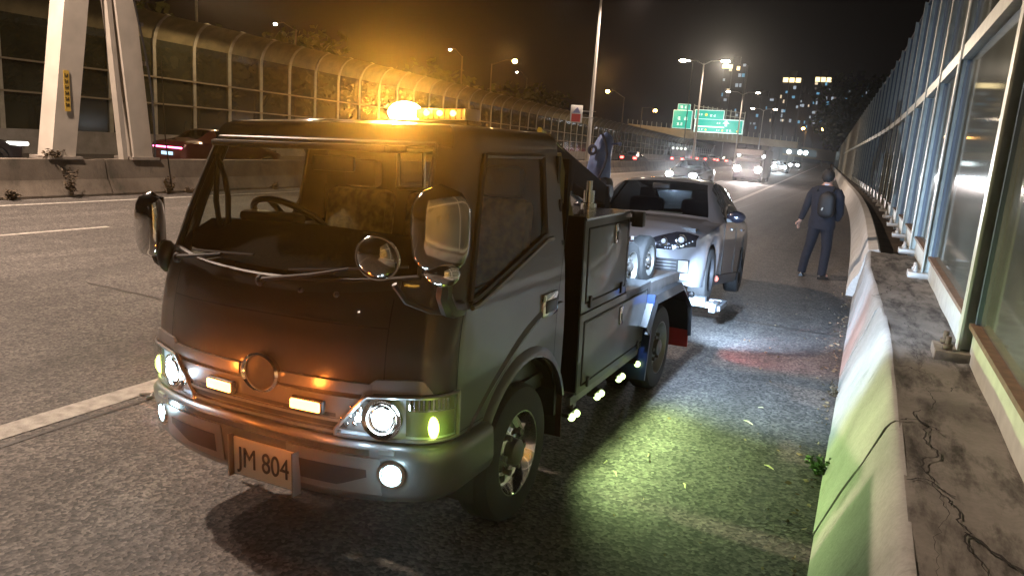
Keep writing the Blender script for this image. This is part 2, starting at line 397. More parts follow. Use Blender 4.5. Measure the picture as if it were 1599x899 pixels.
for a, b_ in list(zip(posts, posts[1:]))[:48]:
    Xa, Xb = FX+cur(a), FX+cur(b_); top = 5.45-.004*a
    d = Vector((Xb-Xa, b_-a, 0)); ln = d.length; dn = d/ln; s0 = .07
    A_ = Vector((Xa, a, 0))+dn*s0; B_ = Vector((Xb, b_, 0))-dn*s0
    gl = MB()
    for z0, z1 in ((.93, 2.98), (3.14, top-.06)):
        gl.add([O(A_.x, A_.y, z0), O(B_.x, B_.y, z0), O(B_.x, B_.y, z1), O(A_.x, A_.y, z1)], [(0, 1, 2, 3)])
    gl.build('glass_panel', M_PANEL, RF)
    fr = MB()
    for e, sg in ((A_, 1), (B_, -1)):
        fr.box(O(e.x+dn.x*.025*sg, e.y+dn.y*.025*sg, 1.955), (.05, .05, 2.05)); fr.box(O(e.x+dn.x*.025*sg, e.y+dn.y*.025*sg, (3.14+top)/2), (.05, .05, top-3.2))
    fr.bar(O(A_.x, A_.y, top), O(B_.x, B_.y, top), .06, .06)
    fr.build('panel_frame', mat('blue_grey_frame', (.10, .14, .19), .5), RF)
    rl = MB(); rl.bar(O(A_.x-.03, A_.y, 3.06), O(B_.x-.03, B_.y, 3.06), .09, .14); rl.build('mid_rail', M_STEELW, RF)
    kp = MB(); kp.bar(O(A_.x, A_.y, .77), O(B_.x, B_.y, .77), .045, .26); kp.build('kick_plate', M_STEELW, RF)
    sl = MB(); sl.bar(O(A_.x-.012, A_.y, .917), O(B_.x-.012, B_.y, .917), .085, .03); sl.build('sill', M_RUST, RF)
# farther run, too small for its panels to show
fr2 = MB()
rows = [(FX+cur(q), q) for q in [posts[48]+k*6 for k in range(36)]]
fr2.grid([[O(x_, q, .62), O(x_, q, 5.0)] for x_, q in rows], smooth=False)
fr2.build('far_panels', mat('far_panel', (.10, .10, .08), .4, var=.3, vscale=1), RF, thick=.05)

# ------------------------------------------------------------------ left noise barrier (curved top)
LF = empty('curved_noise_barrier', (-30, 24, 0), label='tall noise barrier with posts curving over at the top beyond the far carriageway', cat='noise barrier')
def Q(x, y, z): return (x+30, y-24, z)
def lh(y): return 6.25-.0135*max(0, y-22)
def lpost(y, off=0.):
    X = -30+cur(y)*1.0; H = lh(y); r = 1.05; pts = [(X, .9), (X, 2.5), (X, H-r-.3)]
    for k in range(1, 7):
        a = pi/2*k/6*.92; pts.append((X+r*1.15*(1-cos(a)), H-r-.3+(r+.3)*sin(a)))
    return pts
M_LP = mat('tan_painted_post', (.31, .30, .24), .5, var=.15, vscale=4)
M_LPAN = glassmat('olive_panel', (.30, .28, .18), .5, .15, dirt=.55, dirtcol=(.060, .064, .040), dscale=.8)
M_CAN = mat('canopy_panel', (.17, .15, .08), .6, var=.25, vscale=2)
lys = [10.4+2.3*i for i in range(46)]
while lys[-1] < 200: lys.append(lys[-1]+3.2)
lys = lys[:98]
for y in lys:
    b = MB(); P = lpost(y); wd = .17; dp = .2
    b.ring([[(p[0]+30-.0, y-24-wd/2, p[1]), (p[0]+30, y-24+wd/2, p[1]), (p[0]+30-dp*.9, y-24+wd/2, p[1]+.06*(i > 2)), (p[0]+30-dp*.9, y-24-wd/2, p[1]+.06*(i > 2))] for i, p in enumerate(P)], True, True, smooth=False)
    b.build('post', M_LP, LF)
for a, b_ in zip(lys, lys[1:]):
    Pa, Pb = lpost(a), lpost(b_); g1 = MB(); g2 = MB()
    g1.grid([[Q(p[0]-.06, a+.09, p[1]), Q(q[0]-.06, b_-.09, q[1])] for p, q in zip(Pa[:4], Pb[:4])], smooth=False)
    g2.grid([[Q(p[0]-.06, a+.09, p[1]), Q(q[0]-.06, b_-.09, q[1])] for p, q in zip(Pa[3:], Pb[3:])], smooth=True)
    g1.build('panel', M_LPAN, LF); g2.build('canopy_panel', M_CAN, LF)
rl = MB()
for zf in (.36, .66):
    P = [Q(-29.97+cur(y), y, .9+(lh(y)-1.35-.9)*zf) for y in lys]
    for p, q in zip(P, P[1:]): rl.bar(p, q, .07, .07)
rl.build('rail', mat('dull_rail', (.22, .19, .13), .5), LF)
lp = MB(); profile_run(lp, [(.22, -.1), (.2, .3), (.15, .92), (-.2, .92), (-.2, -.1)], -6, 240, 9.2, -30, gap=0.002)
lp.v = [Q(*p) for p in lp.v]
lp.build('parapet', concrete('grey_parapet', (.20, .19, .17), (.28, .27, .25), cover=.6), LF)
# ------------------------------------------------------------------ gantry leg on the median
GL = empty('gantry_frame_support', (-15.6, 11, .78), label='grey steel A-frame gantry leg with a yellow tag standing on the median barrier', cat='gantry')
M_GAN = mat('gantry_grey', (.44, .40, .35), .5, var=.12, vscale=2.2)
M_GAN2 = mat('gantry_band', (.26, .23, .2), .6, var=.2, vscale=3)
def leg(y0, y1, X0=-15.75, zt=11.5, wd=.52, ratio=.13):
    b = MB(); rings = []
    for z in (.78, 2.0, 4, 7, zt):
        s = (z-.78)*ratio; yy = y0+s if y1 > y0 else y0-s
        X = X0+(z-.78)*.012
        rings.append([(X+15.6+dx, yy-11+dy, z-.78) for dx, dy in ((.24, -wd/2), (.24, wd/2), (-.24, wd/2), (-.24, -wd/2))])
    b.ring(rings, True, True, smooth=False); return b
leg(10.08, 12).build('leg_beam', M_GAN, GL)
leg(12.02, 10, wd=.5, ratio=.11).build('leg_beam', M_GAN, GL)
lb = MB(); lb.bar((.0, .55, 0), (.02, .18, 4.4), .16, .12); lb.bar((.02, .18, 4.4), (.05, .75, 6.2), .14, .12); lb.build('brace', M_GAN, GL)
fp = MB(); fp.box((-.15, -.92, .03), (.66, .74, .06)); fp.box((-.15, 1.02, .03), (.66, .72, .06)); fp.build('foot_plate', M_GAN2, GL)
tg = MB(); tg.box((.108+.02, -.90+.02+.08, 1.42), (.012, .12, .84)); tgo = tg.build('number_tag', mat('yellow_tag', (.55, .36, .06), .5), GL, label='narrow yellow tag plate with dark marks')
mk = MB()
for k in range(6):
    z = 1.12+k*.12; mk.box((.138, -.80-.015, z), (.004, .05, .02)); mk.box((.138, -.80+.02, z+.02), (.004, .02, .06)); mk.box((.138, -.80-.03, z+.04), (.004, .03, .018))
mk.build('tag_marks', M_BLACK, tgo)
cl = MB()
for z in (2.2, 3.05, 3.6): cl.box((.05, 1.05-.11*z+.34, z), (.07, .12, .09), bev=.01)
cl.build('cable_clamp', M_GAN2, GL)
cb = MB(); cb.tube([(.14, 1.28-.11*z+.12*sin(z), z) for z in [i*.3 for i in range(30)]], .025, 5); cb.build('cable', M_BLACK, GL)

# ------------------------------------------------------------------ street lamps
M_POLE = mat('lamp_pole_steel', (.50, .49, .46), .45, .2)
M_LWARM = emis('lamp_glow_warm', (1., .80, .58), 60); M_LORG = emis('lamp_glow_orange', (1., .48, .12), 110); M_LWHITE = emis('lamp_glow_white', (1., .93, .8), 60)
def street_lamp(x, y, h, arm, label, group, em=M_LWARM, z0=.78, base=.8, double=True, hs=1., ls=1.):
    r = empty('street_lamp', (x, y, z0), label=label, cat='street lamp', group=group)
    b = MB(); H = h-z0; b.tube([(0, 0, 0), (0, 0, H*.3), (0, 0, H)], [.15, .12, .06], 10); b.build('pole', M_POLE, r)
    for s in ((-1, 1) if double else (1,)):
        a = MB(); a.tube([(0, 0, H-.15), (s*arm*.4, 0, H+.25), (s*arm, 0, H+.32)], .04, 6); a.build('arm', M_POLE, r)
        hd = MB(); hd.box((s*(arm+.3), 0, H+.32), (.75*hs, .32*hs, .14*hs), bev=.05); ho = hd.build('lamp_head', M_POLE, r)
        e = MB(); e.ellipsoid((s*(arm+.3), 0, H+.24), (.28*ls, .16*ls, .10*ls), 10, 6); e.build('lens', em, ho)
    return r
poles = [(4.2, 'double armed median street lamp beside the tow truck'), (46, 'tall median street lamp carrying the small red and white poster'), (84, 'median street lamp in front of the green direction signs'), (124, 'median street lamp just right of the green direction signs'), (165, 'median street lamp beyond the flyover, its pole between two thinner ones')]
for y, lb_ in poles:
    X = -15.6+cur(y)+(.5 if y > 60 else 0)
    street_lamp(X, y, 11.4, 2.0, lb_, 'double armed street lamps along the median', ls={84: 1.7, 124: 1.3, 165: 1.4}.get(y, 1))
for y, p in ((4.2, 11500), (46, 8000), (84, 6500), (124, 5000), (-34, 6500)):
    X = -15.6+cur(y)
    for s in (-1, 1):
        lamp('SPOT', 'street_light', (X+s*2.3, y, 11.4), p*(1.15 if s > 0 else .8), WARM, .22, (X+s*4.2, y, 0), 150, .6)

lamp('SPOT', 'lamp_halo_spot', (-15.6+cur(84)+2.8, 83.4, 11.3), 13000, (1., .85, .65), .2, (0, 0, 2.), 8, .9)  # added spot aimed at the camera, lights the haze into a halo
# hill road lamps beyond the left noise barrier
HL = [(430, 38, 40, 'o', 'small white lamp high above the left end of the curved noise barrier', 462, 46, M_LWHITE, .8),
      (703, 78, 62, 'w', 'small white lamp above the fence left of the big orange one', 722, 88, M_LWHITE, .8),
      (804, 96, 70, 'w', 'big bright orange street lamp above the curved noise barrier', 768, 100, M_LORG, 1.7),
      (807, 113, 100, 'w', 'tiny white lamp just under the big orange one', 823, 122, M_LWHITE, .8),
      (949, 143, 100, 'w', 'orange street lamp right of the red and white poster', 975, 152, M_LORG, 1.7),
      (1023, 173, 130, 'w', 'orange street lamp above the far end of the curved noise barrier', 1003, 168, M_LORG, 1.9),
      (1076, 95, 150, 'w', 'small white lamp left of the tallest median pole head', 1082, 98, M_LWHITE, 1.6),
      (1254, 201, 300, 'w', 'orange lamp low in front of the middle towers', 1258, 205, M_LORG, 3.4),
      (1285, 202, 300, 'w', 'orange lamp right of its twin under the towers', 1290, 206, M_LORG, 3.2),
      (1309, 197, 300, 'w', 'orange lamp on the thin pole near the dark trees', 1306, 201, M_LORG, 2.6),
      (1313, 187, 310, 'w', 'orange lamp highest of those near the dark trees', 1311, 190, M_LORG, 2.6)]
for px, py, y, _, lab, ppx, ppy, em, sc in HL:
    P = img2w(px, py, y); Pp = img2w(ppx, ppy, y); r = empty('hill_lamp', (Pp.x, y, 0), label=lab, cat='street lamp')
    b = MB(); b.tube([(0, 0, 0), (0, 0, Pp.z)], [.10*max(1, sc*.5), .06*max(1, sc*.4)], 8); b.build('pole', mat('dull_pole', (.11, .095, .07), .7), r)
    d = P-Vector((Pp.x, y, 0)); b = MB(); b.tube([(0, 0, Pp.z-.1), (d.x*.6, 0, max(Pp.z, d.z)+.1), (d.x, 0, d.z+.06*sc)], .035*max(1, sc*.5), 5); b.build('arm', mat('dull_pole', (.11, .095, .07), .7), r)
    b = MB(); b.ellipsoid((d.x, 0, d.z), (.17*sc, .12*sc, .12*sc), 10, 6); b.build('lens', em, r)
p307 = img2w(307, 30, 34); r = empty('bare_pole', (p307.x, 34, 0), label='thin tan pole rising above the left end of the curved noise barrier', cat='pole')
b = MB(); b.tube([(0, 0, 0), (0, 0, 14)], .08, 8); b.build('shaft', M_LP, r)
for px, col, pw in ((804, (1, .5, .15), 900), (949, (1, .5, .15), 800), (430, (1, .66, .36), 900)):
    P = img2w(px, 96 if px == 804 else 143 if px == 949 else 30, 62 if px != 430 else 30)
    lamp('POINT', 'hill_light', (P.x+1, P.y-4, max(P.z, 7.5)), pw, col, .2)

# small poster on the lamp pole
pp = img2w(900, 178, 45.7)
r = empty('poster_board', (pp.x+.0, 45.7, pp.z), label='small white and red poster board fixed to the median lamp pole', cat='sign')
b = MB(); b.box((0, 0, 0), (.82, .04, 1.1), bev=.01); b.build('board', mat('poster_white', (.75, .73, .7), .5), r)
b = MB(); b.box((0, -.03, -.25), (.62, .02, .5)); b.build('red_field', mat('poster_red', (.6, .06, .06), .5), r)
b = MB(); b.prism([(-.28, .05), (.05, .42), (.12, .36), (.28, .06)], -.045, -.028, 1); b.build('figure_patch', mat('poster_blue', (.25, .28, .5), .5), r)
b = MB(); b.bar((.35, .05, .2), (1.3, .05, .2), .05, .05); b.bar((.35, .05, -.2), (1.2, .05, -.2), .05, .05); b.build('bracket', M_POLE, r)
lamp('SPOT', 'poster_light', (pp.x+1.2, 41, pp.z+.5), 150, (1, .9, .85), .1, (pp.x, 45.7, pp.z), 30)

# ------------------------------------------------------------------ flyover, direction signs, far bridge
def quad_poly(pts, y): return [img2w(px, py, y) for px, py in pts]
FB = empty('flyover', (-30, 165, 0), label='tan concrete flyover crossing under the green direction signs', cat='bridge')
def deck(xl, zl0, zl1, xr, zr0, zr1, y, dp):
    b = MB(); V = []
    for x, z0, z1 in ((xl, zl0, zl1), (xr, zr0, zr1)): V += [(x+30, y-165, z0), (x+30, y-165, z1), (x+30, y-165+dp, z1), (x+30, y-165+dp, z0)]
    b.add(V, [(0, 1, 2, 3), (7, 6, 5, 4), (0, 4, 5, 1), (1, 5, 6, 2), (2, 6, 7, 3), (3, 7, 4, 0)]); return b
aL, aR = img2w(980, 207, 165), img2w(1245, 232, 165); bL, bR = img2w(980, 193, 165), img2w(1245, 222, 165)
deck(aL.x, aL.z, bL.z, aR.x, aR.z, bR.z, 165, 9).build('deck', mat('flyover_concrete', (.34, .27, .17), .8, var=.2, vscale=.3), FB)
for k, px in enumerate((1010, 1072, 1195)):
    P = img2w(px, 215, 168); b = MB(); b.box((P.x+30, 6, P.z/2), (1.6, 1.6, P.z)); b.build('pier', mat('pier_concrete', (.2, .18, .15), .8), FB)
for k in range(34):
    t = k/33; x = bL.x+(bR.x-bL.x)*t; z = bL.z+(bR.z-bL.z)*t; rp = MB(); rp.box((x+30, .2, z+.5), (.12, .1, 1.0)); rp.build('parapet_post', M_LP, FB)
lamp('AREA', 'flyover_light', (img2w(1040, 205, 165).x, 150, 12), 1500, (1, .66, .3), 3, (img2w(1040, 205, 165).x, 165, 6))

M_SGN = mat('sign_green', (.0, .22, .17), .4, emit=(.0, .40, .31), estr=.75); M_SWH = mat('sign_white', (.7, .75, .72), .4, emit=(.55, .85, .8), estr=.75)  # sign colours glow by themselves, standing in for floodlight on the faces
M_SYE = mat('sign_yellow', (.7, .6, .1), .4, emit=(.7, .68, .15), estr=.5)  # yellow has the same added glow in its colour
SY = 158.
def signpanel(parent, x0, z0, x1, z1, tilt=0.):
    b = MB(); b.box(((x0+x1)/2, 0, (z0+z1)/2), (x1-x0, .12, z1-z0)); return b
def make_sign(label, corners, inner):
    "corners: photo pixels of left-bottom and right-top"
    P0 = img2w(*corners[0], SY); P1 = img2w(*corners[1], SY)
    r = empty('direction_sign', (P0.x, SY, P0.z), label=label, cat='road sign'); W_, H_ = P1.x-P0.x, P1.z-P0.z
    b = MB(); b.box((W_/2, 0, H_/2), (W_, .12, H_), bev=.03); b.build('border', M_SWH, r)
    bb = .022*W_
    b = MB(); b.box((W_/2, -.04, H_/2), (W_-2*bb, .12, H_-2*bb)); pn = b.build('panel', M_SGN, r)
    for kind, u0, v0, u1, v1 in inner:
        x0, x1, z0, z1 = u0*W_, u1*W_, v0*H_, v1*H_; b = MB()
        if kind == 'arrow':
            xm = (x0+x1)/2; b.prism([(x0, z0+(z1-z0)*.45), (xm, z1), (x1, z0+(z1-z0)*.45), (xm+(x1-x0)*.16, z0+(z1-z0)*.45), (xm+(x1-x0)*.16, z0), (xm-(x1-x0)*.16, z0), (xm-(x1-x0)*.16, z0+(z1-z0)*.45)], -.14, -.105, 1); b.build('arrow', M_SWH, pn)
        elif kind == 'shield':
            b.disc(((x0+x1)/2, -.125, (z0+z1)/2), (0, -1, 0), (z1-z0)/2); b.build('route_shield', M_SYE, pn)
        elif kind == 'band':
            b.box(((x0+x1)/2, -.11, (z0+z1)/2), (x1-x0, .03, z1-z0)); b.build('divider_band', M_SWH, pn)
        else:                                # blurred lettering: a row of stroke marks, unreadable in the photo too
            rr = random.Random(int(u0*97+v0*31)); n = max(2, int((x1-x0)/((z1-z0)*1.05)))
            for i in range(n):
                cx = x0+(i+.5)*(x1-x0)/n; s_ = min((x1-x0)/n, z1-z0)*.8
                for k in range(3): b.box((cx+rr.uniform(-.12, .12)*s_, -.12, (z0+z1)/2+(k-1)*s_*.32), (s_*rr.uniform(.5, .95), .02, s_*.13))
                b.box((cx+rr.uniform(-.25, .25)*s_, -.12, (z0+z1)/2), (s_*.13, .02, s_*.9))
            b.build('lettering', M_SWH, pn)
    return r
make_sign('left green direction sign with a small panel on its top', ((1049, 200), (1082, 173)), [('txt', .18, .42, .85, .68), ('txt', .2, .12, .6, .36)])
make_sign('small green panel standing on the left direction sign', ((1058, 172), (1079, 163)), [('txt', .15, .2, .8, .8)])
make_sign('upper green direction sign with a yellow route shield', ((1084, 186), (1132, 173)), [('txt', .1, .25, .3, .75), ('shield', .36, .35, .44, .65), ('txt', .5, .25, .75, .6)])
make_sign('wide lower green direction sign with a white arrow', ((1083, 206), (1162, 188)), [('band', .02, .38, .62, .46), ('arrow', .58, .5, .72, .92), ('txt', .45, .5, .54, .9), ('txt', .08, .08, .2, .34), ('shield', .235, .13, .26, .27), ('txt', .46, .08, .54, .34), ('shield', .575, .13, .6, .27), ('txt', .66, .08, .78, .34), ('shield', .88, .12, .91, .28)])
P0 = img2w(1083, 172, 158.6); r = empty('lattice_gantry', (P0.x, 158.6, P0.z), label='pale lattice frame rising behind the green direction signs', cat='gantry')
for k in range(12):
    b = MB(); b.bar((k*.95, 0, -4.6-k*.12), (k*.95+.12, 0, 1.2-k*.10), .14, .14); b.build('upright', M_LP, r)
for z in (.9, -.1, -1.2):
    b = MB(); b.bar((0, .15, z), (10.6, .15, z-1.1), .12, .12); b.build('cross_rail', M_LP, r)
c_ = img2w(1105, 190, 150); lamp('AREA', 'sign_flood', (c_.x, 151, c_.z-1), 900, (.95, 1, .95), 6, (c_.x, 158, c_.z))

F2 = empty('far_footbridge', (img2w(1262, 235, 270).x, 270, 0), label='distant bridge with a pale lit glazed side above the far end of the road', cat='bridge')
a, b0 = img2w(1222, 242, 270), img2w(1322, 256, 270); a1, b1 = img2w(1222, 226, 270), img2w(1322, 238, 270); ox = F2.location.x
b = MB(); b.add([(a.x-ox, 0, a.z), (b0.x-ox, 0, b0.z), (b1.x-ox, 0, b1.z), (a1.x-ox, 0, a1.z), (a.x-ox, 4, a.z), (b0.x-ox, 4, b0.z), (b1.x-ox, 4, b1.z), (a1.x-ox, 4, a1.z)], [(0, 1, 2, 3), (7, 6, 5, 4), (0, 4, 5, 1), (1, 5, 6, 2), (2, 6, 7, 3), (3, 7, 4, 0)])
b.build('span', mat('far_bridge_tan', (.22, .17, .10), .8), F2)
b = MB(); A2, B2 = img2w(1222, 239, 269.8), img2w(1275, 246, 269.8); A3, B3 = img2w(1222, 227, 269.8), img2w(1275, 236, 269.8)
b.add([(A2.x-ox, -.2, A2.z), (B2.x-ox, -.2, B2.z), (B3.x-ox, -.2, B3.z), (A3.x-ox, -.2, A3.z)], [(0, 1, 2, 3)]); b.build('lit_glazing', emis('far_glazing_glow', (.35, .5, .55), .16), F2, thick=.1)
for px, py in ((1232, 237), (1249, 238), (1258, 239)):
    P = img2w(px, py, 269.4); b = MB(); b.ellipsoid((P.x-ox, -.6, P.z), (.75, .2, .75), 10, 6); b.build('flood_lamp', emis('cold_flood', (.85, 1, 1), 8), F2)
b = MB()
for px in (1236, 1308):
    P = img2w(px, 240, 272); b.box((P.x-ox, 2, P.z/2), (2, 2, P.z))
b.build('piers', mat('pier_concrete', (.2, .18, .15), .8), F2)

# ------------------------------------------------------------------ apartment towers far away
M_TW = mat('tower_wall', (.05, .045, .045), .8, var=.2, vscale=.05)
M_WC = emis('window_cool', (.2, .5, .75), .7); M_WW = emis('window_warm', (1., .78, .5), .95); M_WN = emis('window_neutral', (.6, .7, .8), .6); M_CROWN = emis('crown_light', (1., .78, .38), 2.6); M_WDIM = emis('window_dim', (.4, .33, .28), .25)
def tower(px0, px1, ptop, pbase, y, label, lit, crown=None, seed=1):
    a = img2w(px0, pbase, y); b_ = img2w(px1, pbase, y); T = img2w((px0+px1)/2, ptop, y); Wd = b_.x-a.x; H = T.z
    r = empty('apartment_tower', ((a.x+b_.x)/2, y, 0), label=label, cat='tower')
    b = MB(); b.box((-Wd*.3, 0, H/2), (Wd*.36, Wd*.7, H)); b.box((Wd*.3, 0, H*.49), (Wd*.36, Wd*.7, H*.98)); b.box((0, Wd*.12, H*.495), (Wd*.26, Wd*.6, H*.99)); b.box((0, Wd*.1, H+1.5), (Wd*.3, Wd*.3, 5)); b.build('wall', M_TW, r)
    rr = random.Random(seed); fl = int((H-20)/3.2); seen = set(); k = 0
    while k < lit:
        c_ = rr.choice([-.42, -.34, -.26, -.18, .18, .26, .34, .42]); f_ = rr.randint(int(fl*.3), fl)
        if (c_, f_) in seen: continue
        seen.add((c_, f_)); k += 1; z = 18+f_*3.2
        b = MB(); s_ = rr.choice([.9, 1.3, 1.8]); b.box((c_*Wd, -Wd*.35-.15, z), (s_, .3, rr.choice([1.6, 2.2])))
        b.build('lit_window', rr.choice([M_WC, M_WN, M_WW, M_WC, M_WN, M_WDIM]), r)
    if crown:
        for cx in ((-.3, .3) if crown == 2 else (-.3, 0, .3)):
            b = MB(); b.box((cx*Wd, -Wd*.36, H-2.6), (Wd*.24, .6, 3.0)); b.build('crown_light', M_CROWN, r)
    return r
TW_ = [(1116, 1150, 98, 240, 520, 'tall dark tower with pale crown windows behind the green signs', 14, 0, 3),
       (1206, 1238, 120, 240, 560, 'dark tower with a warm lit crown left of its twin', 12, 3, 5),
       (1255, 1284, 119, 240, 560, 'dark tower with the brighter warm crown right of its twin', 18, 3, 8),
       (1165, 1200, 150, 240, 640, 'low dark tower between the green signs and the crowned towers', 9, 0, 11),
       (1306, 1345, 122, 240, 500, 'dark tower with blue windows beside the dark trees', 20, 0, 14),
       (1286, 1306, 138, 240, 600, 'narrow dark tower between the crowned and the blue windowed towers', 8, 0, 21),
       (1238, 1255, 145, 240, 640, 'narrow dark tower behind the gap of the crowned twins', 7, 0, 23)]
for t in TW_: tower(*t[:6], t[6], t[7], t[8])
for px, py, wd in ((1136, 104, 6.5), (1153, 107, 1.8)):
    P = img2w(px, py, 512); b = MB(); r = [o for o in SC.objects if o.name == 'apartment_tower'][0]; b.box((P.x-r.location.x, P.y-r.location.y, P.z), (wd, 1, 2.4)); b.build('crown_light', M_CROWN, r)
# tree and hill
def tree(name, x, y, z, h, w_, label, seed, dens=700, leaf=.22, group=None, ms=None):
    rr = random.Random(seed); r = empty(name, (x, y, z), label=label, cat='tree', group=group)
    b = MB(); b.tube([(0, 0, 0), (.1*w_*rr.uniform(-1, 1), 0, h*.35), (0, .1, h*.75)], [.035*h, .025*h, .01*h], 7)
    limbs = []
    for k in range(6):
        a = rr.uniform(0, 6.28); e = Vector((cos(a)*w_*.38, sin(a)*w_*.38, h*rr.uniform(.5, .9))); limbs.append(e); b.tube([(0, 0, h*rr.uniform(.25, .5)), e*.6+Vector((0, 0, h*.2)), e], [.014*h, .009*h, .004*h], 5)
    b.build('trunk', mat('bark', (.09, .07, .05), .9), r)
    cr = MB()
    cl = [(e, rr.uniform(.16, .3)*w_) for e in limbs]+[(Vector((rr.uniform(-.35, .35)*w_, rr.uniform(-.3, .3)*w_, h*rr.uniform(.45, .98))), rr.uniform(.12, .26)*w_) for _ in range(9)]
    for _ in range(dens):
        c_, R_ = rr.choice(cl); v = Vector((rr.gauss(0, 1), rr.gauss(0, 1), rr.gauss(0, .8))); v = v.normalized()*R_*rr.uniform(.5, 1.08); p = c_+v
        s_ = leaf*rr.uniform(.6, 1.4); u = Vector((rr.uniform(-1, 1), rr.uniform(-1, 1), rr.uniform(-1, 1))).normalized()*s_; t_ = u.orthogonal().normalized()*s_*.55
        cr.add([p-u, p+t_, p+u, p-t_], [(0, 1, 2, 3)])
    cr.build('crown', ms or mat('foliage', (.035, .05, .015), .7, col2=(.09, .10, .03), vscale=.6), r)
    return r
kinds = ['broad dark tree behind the curved noise barrier', 'bushy tree showing over the curved noise barrier']
k = 0
for x, y, h, w_ in [(-36, 22, 6.0, 6), (-38, 29, 8, 7), (-37, 37, 7.4, 7), (-40, 46, 8.0, 8), (-39, 56, 7, 8), (-41, 67, 8, 8), (-40, 78, 7.2, 8), (-43, 92, 8.5, 9), (-35.5, 15, 6, 6), (-46, 108, 9, 10)]:
    tree('broadleaf_tree', x, y, 0, h, w_, ['dark tree %s behind the curved noise barrier' % s for s in ('at the left behind the gantry leg,', 'seen through the panels right of the gantry leg,', 'behind the panels above the cab corner,', 'behind the panels left of the amber beacon,', 'behind the amber beacon glow', 'just right of the amber beacon', 'under the big orange lamp', 'left of the poster board pole', 'at the left edge of the photo', 'farthest of the row')][k].replace(', behind', ' behind') if k not in (1, 2, 3) else ['', 'dark tree seen through the noise barrier just right of the gantry leg', 'dark tree behind the noise barrier above the left cab corner', 'dark tree behind the noise barrier left of the amber beacon'][k], 40+k, 1300 if y < 60 else 700, .26 if y < 60 else .4)
    k += 1
for px, y, h, w_, lb_ in ((1345, 120, 14, 13, 'dark round crowned tree left of the right noise barrier'), (1372, 105, 10, 9, 'dark tree rising over the far right noise barrier'), (1318, 190, 13, 14, 'dark tree below the blue windowed tower')):
    P = img2w(px, 230, y); tree('roadside_tree', P.x, y, 0, h, w_, lb_, int(px), 1600, .45)
def hill(name, pts, y0, y1, n=24):
    b = MB(); g_ = []
    for i in range(n+1):
        t = i/n; row = []
        for j in range(9):
            s = j/8; x = pts[0][0]+(pts[-1][0]-pts[0][0])*t; yy = y0+(y1-y0)*s
            hh = pts[0][1]+(pts[-1][1]-pts[0][1])*t
            row.append((x, yy, -1+(hh*sin(pi*min(1, s*1.1))*(.85+.15*sin(i*1.3+j)))))
        g_.append(row)
    b.grid(g_); return b
hb = MB(); rows = []
for i in range(30):
    y = 10+i*9; row = []
    for j in range(8):
        s = j/7; row.append((-34-s*60+cur(y), y, -1+(13+3*sin(i*.7)+2*sin(i*1.9+j))*sin(pi/2*min(1, s*1.6))*(1-.0*i)*max(.25, 1-y/330)))
    rows.append(row)
hb.grid(rows); hb.build('hillside', mat('hill_scrub', (.02, .022, .010), .95, var=.6, vscale=.35, bump=1, bscale=1.5), kind='structure')
# ------------------------------------------------------------------ TOW TRUCK
TR = empty('tow_truck', (-2.165, 2.2, 0), radians(-.55), label='dark grey tow truck with lit amber beacon, chrome mirrors and plate JM 804', cat='tow truck')
TR.rotation_euler = (0, radians(-2.0), radians(-.55))
def lerp(a, b, t): return a+(b-a)*t
def interp(tab, z):
    if z <= tab[0][0]: return tab[0][1]
    for (a, va), (b, vb) in zip(tab, tab[1:]):
        if z <= b:
            t = (z-a)/(b-a); return lerp(va, vb, t)
    return tab[-1][1]
Wt = [(.30, .80), (.5, .815), (.9, .825), (1.18, .815), (1.45, .785), (1.74, .745), (1.82, .735), (1.88, .72)]
Ft = [(.30, .05), (.6, .02), (.85, .015), (1.0, .03), (1.12, .055), (1.24, .095), (1.5, .20), (1.78, .335), (1.83, .358), (1.88, .378)]
CB = 1.37
def outline(z, inset=0.):
    W, Fz = interp(Wt, z), interp(Ft, z); rad = .13; pts = []
    xc = W-rad; n = 14
    def sag(x): return .10*(x/.7)**2.8 if x > 0 else 0
    for i in range(n+1):
        x = xc*i/n; pts.append((x, Fz+sag(x)))
    y0 = Fz+sag(xc)
    for i in range(1, 7):
        a = pi/2*i/6; pts.append((xc+rad*sin(a), y0+.02*sin(a)+rad*1.0*(1-cos(a))))
    ys = pts[-1][1]
    for i in range(1, 31): pts.append((W, ys+(CB-ys)*i/30))
    if inset:
        q = []
        for x, y in pts:
            q.append((max(0, x-inset*min(1, x/.25)), min(y+inset, CB-.0)))
        pts = q
    return pts
def P(a, z, off=0.):
    "point on the cab skin: arc length a from the centre line (signed), height z, pushed out by off"
    o = outline(z); s = -1 if a < 0 else 1; r = abs(a)
    for i, ((x0, y0), (x1, y1)) in enumerate(zip(o, o[1:])):
        L_ = sqrt((x1-x0)**2+(y1-y0)**2)
        if r <= L_ or i == len(o)-2:
            t = r/L_ if L_ else 0; nx, ny = (y1-y0)/L_, -(x1-x0)/L_
            return ((x0+(x1-x0)*t+nx*off)*s, y0+(y1-y0)*t+ny*off, z)
        r -= L_
